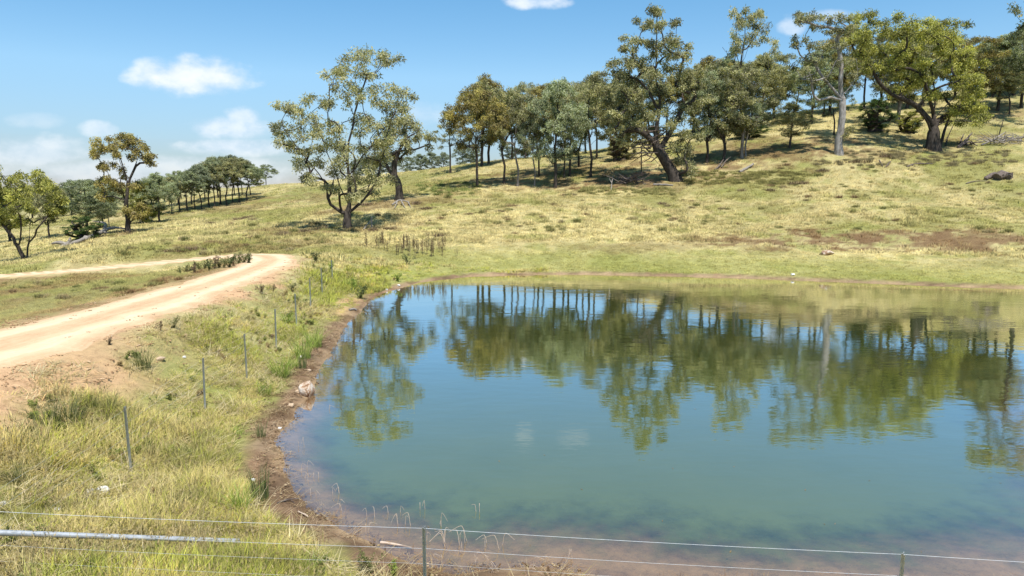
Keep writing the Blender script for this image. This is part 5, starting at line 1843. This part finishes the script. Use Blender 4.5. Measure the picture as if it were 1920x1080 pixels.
timber('brush_pile', [([on(1795, 277, .1), on(1808, 272, .5), on(1822, 262, 1.0)], [.16, .14, .06]), ([on(1798, 278, .1), on(1815, 272, .4), on(1832, 277, .2)], [.16, .13, .06]), ([on(1800, 270, .2), on(1806, 262, .8)], [.12, .05])] + twigs(on(1815, 273), 16, 2.2, .6, .07, RP), 'deadwood_dark', 'dark forked fallen limbs right of the broad yellow-green tree', 'brush', sides=5)
timber('brush_pile', [([on(1840, 274, .1), on(1862, 270, .6), on(1885, 262, 1.1)], [.13, .12, .05])] + twigs(on(1872, 270), 40, 3.0, 1.0, .06, RP, .5) + twigs(on(1900, 266), 40, 3.0, 1.3, .06, RP, .5), 'deadwood', 'bleached heap of fallen branches on the slope at the right', 'brush', sides=4)
timber('stump_heap', [([on(1848, 338, .12), on(1860, 333, .3), on(1868, 331, .3)], [.22, .3, .2]), ([on(1868, 339, .3), on(1885, 336, .45), on(1898, 337, .3)], [.45, .55, .4])] + twigs(on(1880, 338, .3), 16, 1.4, .6, .08, RP), 'deadwood_dark', 'weathered stump heap with a dark hollow log on the right slope', 'stump')
timber('branch', [([on(1811, 345, .05), on(1830, 342, .1), on(1850, 341, .08)], [.07, .06, .03])], 'deadwood_dark', 'thin dark stick left of the weathered stump heap')
timber('branch', [([on(1700, 314, .05), on(1718, 311, .25), on(1752, 309, .12)], [.1, .08, .04]), ([on(1710, 312, .1), on(1725, 315, .1)], [.06, .02])], 'deadwood_dark', 'long thin fallen branch on the slope below the broad tree')
timber('branch', [([on(1660, 315, .05), on(1669, 309, .4)], [.12, .06])], 'deadwood_dark', 'short dark chunk of wood on the slope, right of the thin one')
timber('branch', [([on(1648, 309, .5), on(1655, 314, .1)], [.09, .05])], 'deadwood_dark', 'short upright dark stub on the slope below the brush strip')
timber('branch', [([on(735, 388, .2), on(750, 384, .5), on(768, 383, .2)], [.12, .11, .05]), ([on(752, 384, .5), on(760, 391, .05)], [.09, .04]), ([on(746, 384, .45), on(740, 391, .05)], [.08, .04]), ([on(765, 383, .3), on(770, 390, .05)], [.07, .03])], 'deadwood', 'bleached fallen branch in front of the leaning gum')
timber('old_post', [([on(697, 427, -.2), on(697, 427, 1.05)], [.10, .09]), ], 'deadwood', 'short weathered wooden post right of the lone gum trunk', 'post')
timber('branch', [([on(682, 432, .05), on(688, 428, .3), on(695, 427, .7)], [.06, .06, .04])], 'deadwood', 'thin bleached limb leaning on the weathered wooden post')
timber('branch', [([on(1773, 275), on(1777, 262, .4), on(1790, 262, 3.0), on(1795, 262, 4.6)], [.12, .1, .07, .03])], 'bark_dark', 'thin leaning dark sapling stem right of the broad tree trunk', 'sapling')
timber('branch', [([on(1763, 276), on(1768, 274, 2.0), on(1778, 274, 4.6)], [.2, .17, .09])], 'bark_dark', 'thicker leaning stem beside the broad tree trunk', 'sapling')
timber('branch', [([on(1872, 257), on(1876, 256, 1.4), on(1880, 256, 3.2)], [.08, .07, .03])], 'bark_dark', 'slender leaning dead stick behind the bleached branch heap', 'stick')
timber('stick', [([on(520, 946, .02), on(540, 943, .05), on(560, 938, .04)], [.018, .02, .010]), ([on(545, 942, .04), on(553, 946, .02)], [.01, .005])], 'deadwood_dark', 'dark forked stick on the mud above the fence wire', 'stick')
timber('stick', [([on(714, 1022, .03), on(740, 1027, .05), on(772, 1030, .03)], [.022, .02, .014])], 'stem_pale', 'pale straight stick on the mud left of the fence post', 'stick')
timber('stick', [([on(655, 583, .05), on(663, 582, .08), on(668, 583, .05)], [.05, .06, .05])], 'deadwood', 'short pale chunk of wood on the orange soil inlet', 'stick')
timber('stick', [([on(560, 962, .02), on(572, 970, .05), on(578, 972, .03)], [.015, .017, .01])], 'stem_pale', 'curl of dry bark on the mud above the fence wire', 'bark')

G = 'bleached dead stalks standing in the shallows'
for i, (px, py, n, hgt) in enumerate([(px, py, max(2, int(n * .7)), hgt * .75) for (px, py, n, hgt) in [(612, 780, 3, .22), (560, 845, 4, .3), (545, 800, 3, .2), (562, 888, 3, .25), (590, 908, 2, .12), (570, 905, 2, .14), (601, 938, 3, .2), (632, 940, 5, .3), (631, 962, 2, .2), (700, 985, 4, .35), (690, 1005, 3, .2), (735, 985, 3, .25),
                                      (756, 998, 6, .35), (800, 985, 2, .3), (828, 1005, 3, .35), (785, 1030, 4, .3), (845, 1030, 9, .42), (855, 1038, 7, .35), (910, 1035, 4, .3), (950, 1040, 3, .35), (900, 990, 3, .22), (885, 1062, 7, .3), (930, 1075, 5, .3), (1020, 1070, 4, .3), (1060, 1050, 3, .2), (980, 1078, 5, .3), (830, 1062, 3, .35)]]):
    R = np.random.default_rng(900 + i)
    c = on(px, py)
    c[2] = max(c[2], -.25)
    mb = MB()
    for k in range(n):
        a_ = R.uniform(0, 6.28)
        hh = hgt * .62 * R.uniform(.4, 1.2) + .08
        l_ = hh * R.uniform(.3, 1.7)
        b0 = np.array((R.normal() * .07 * math.sqrt(n), R.normal() * .05, -.12))
        d = np.array((math.cos(a_), math.sin(a_) * .6, 0))
        end = b0 + d * l_ + np.array((0, 0, hh * R.uniform(.35, 1.0) + .1))
        mid_ = b0 + d * l_ * .35 + np.array((0, 0, hh + .12))
        sm = smooth_line([b0, b0 * .5 + mid_ * .5, mid_, end], .03)
        mb.tube(sm, np.linspace(.0055, .0025, len(sm)), 4)
    o = obj('dead_stalks', mb.mesh('stalks'), M['stem_pale'], None, (c[0], c[1], max(c[2], 0.0) if c[2] > 0 else 0.0))
    tag(o, 'bleached dead stalks poking up in the shallow near edge of the pond', 'stalks', G)
mb = MB()
c = on(1515, 1079)
c = np.array((at(1515, 1075, 8.9)[0], 8.9, tz1(at(1515, 1075, 8.9)[0], 8.9)))
for (dx, hh) in ((-.1, .5), (0.02, .72), (.09, .45), (-.16, .35), (-.03, .4)):
    mb.tube([(dx * .3, 0, -.05), (dx * .6, 0, hh * .5), (dx * 1.3, .02, hh)], [.010, .008, .004], 5)
o = obj('dead_stalks', mb.mesh('stalks'), M['deadwood_dark'], None, tuple(c))
tag(o, 'dark leafless twiggy plant at the bottom edge behind the lower wire', 'stalks')

# specks drifting on the water
R = np.random.default_rng(71)
mb = MB()
for i in range(70):
    x, y = R.uniform(-6, 26), 11 + 30 * R.random() ** 1.6
    if pond_sd(np.array([x]), np.array([y]))[0] > -.6: continue
    a_, l_, w_ = R.uniform(0, 3.14), R.uniform(.02, .05), R.uniform(.006, .012)
    d, n_ = np.array((math.cos(a_), math.sin(a_), 0)), np.array((-math.sin(a_), math.cos(a_), 0))
    p_ = np.array((x, y, .006))
    up = np.array((0, 0, .012))
    mb.add(np.stack((p_ - d * l_, p_ + n_ * w_ + up * .3, p_ + d * l_ + up, p_ - n_ * w_)), np.array([(0, 1, 2, 3)]), .3 + .4 * R.random())
o = obj('floating_debris', mb.mesh('floating_debris', False), M['dry_brown'])
tag(o, 'tiny leaf scraps drifting on the still pond water', 'debris', kind='stuff')
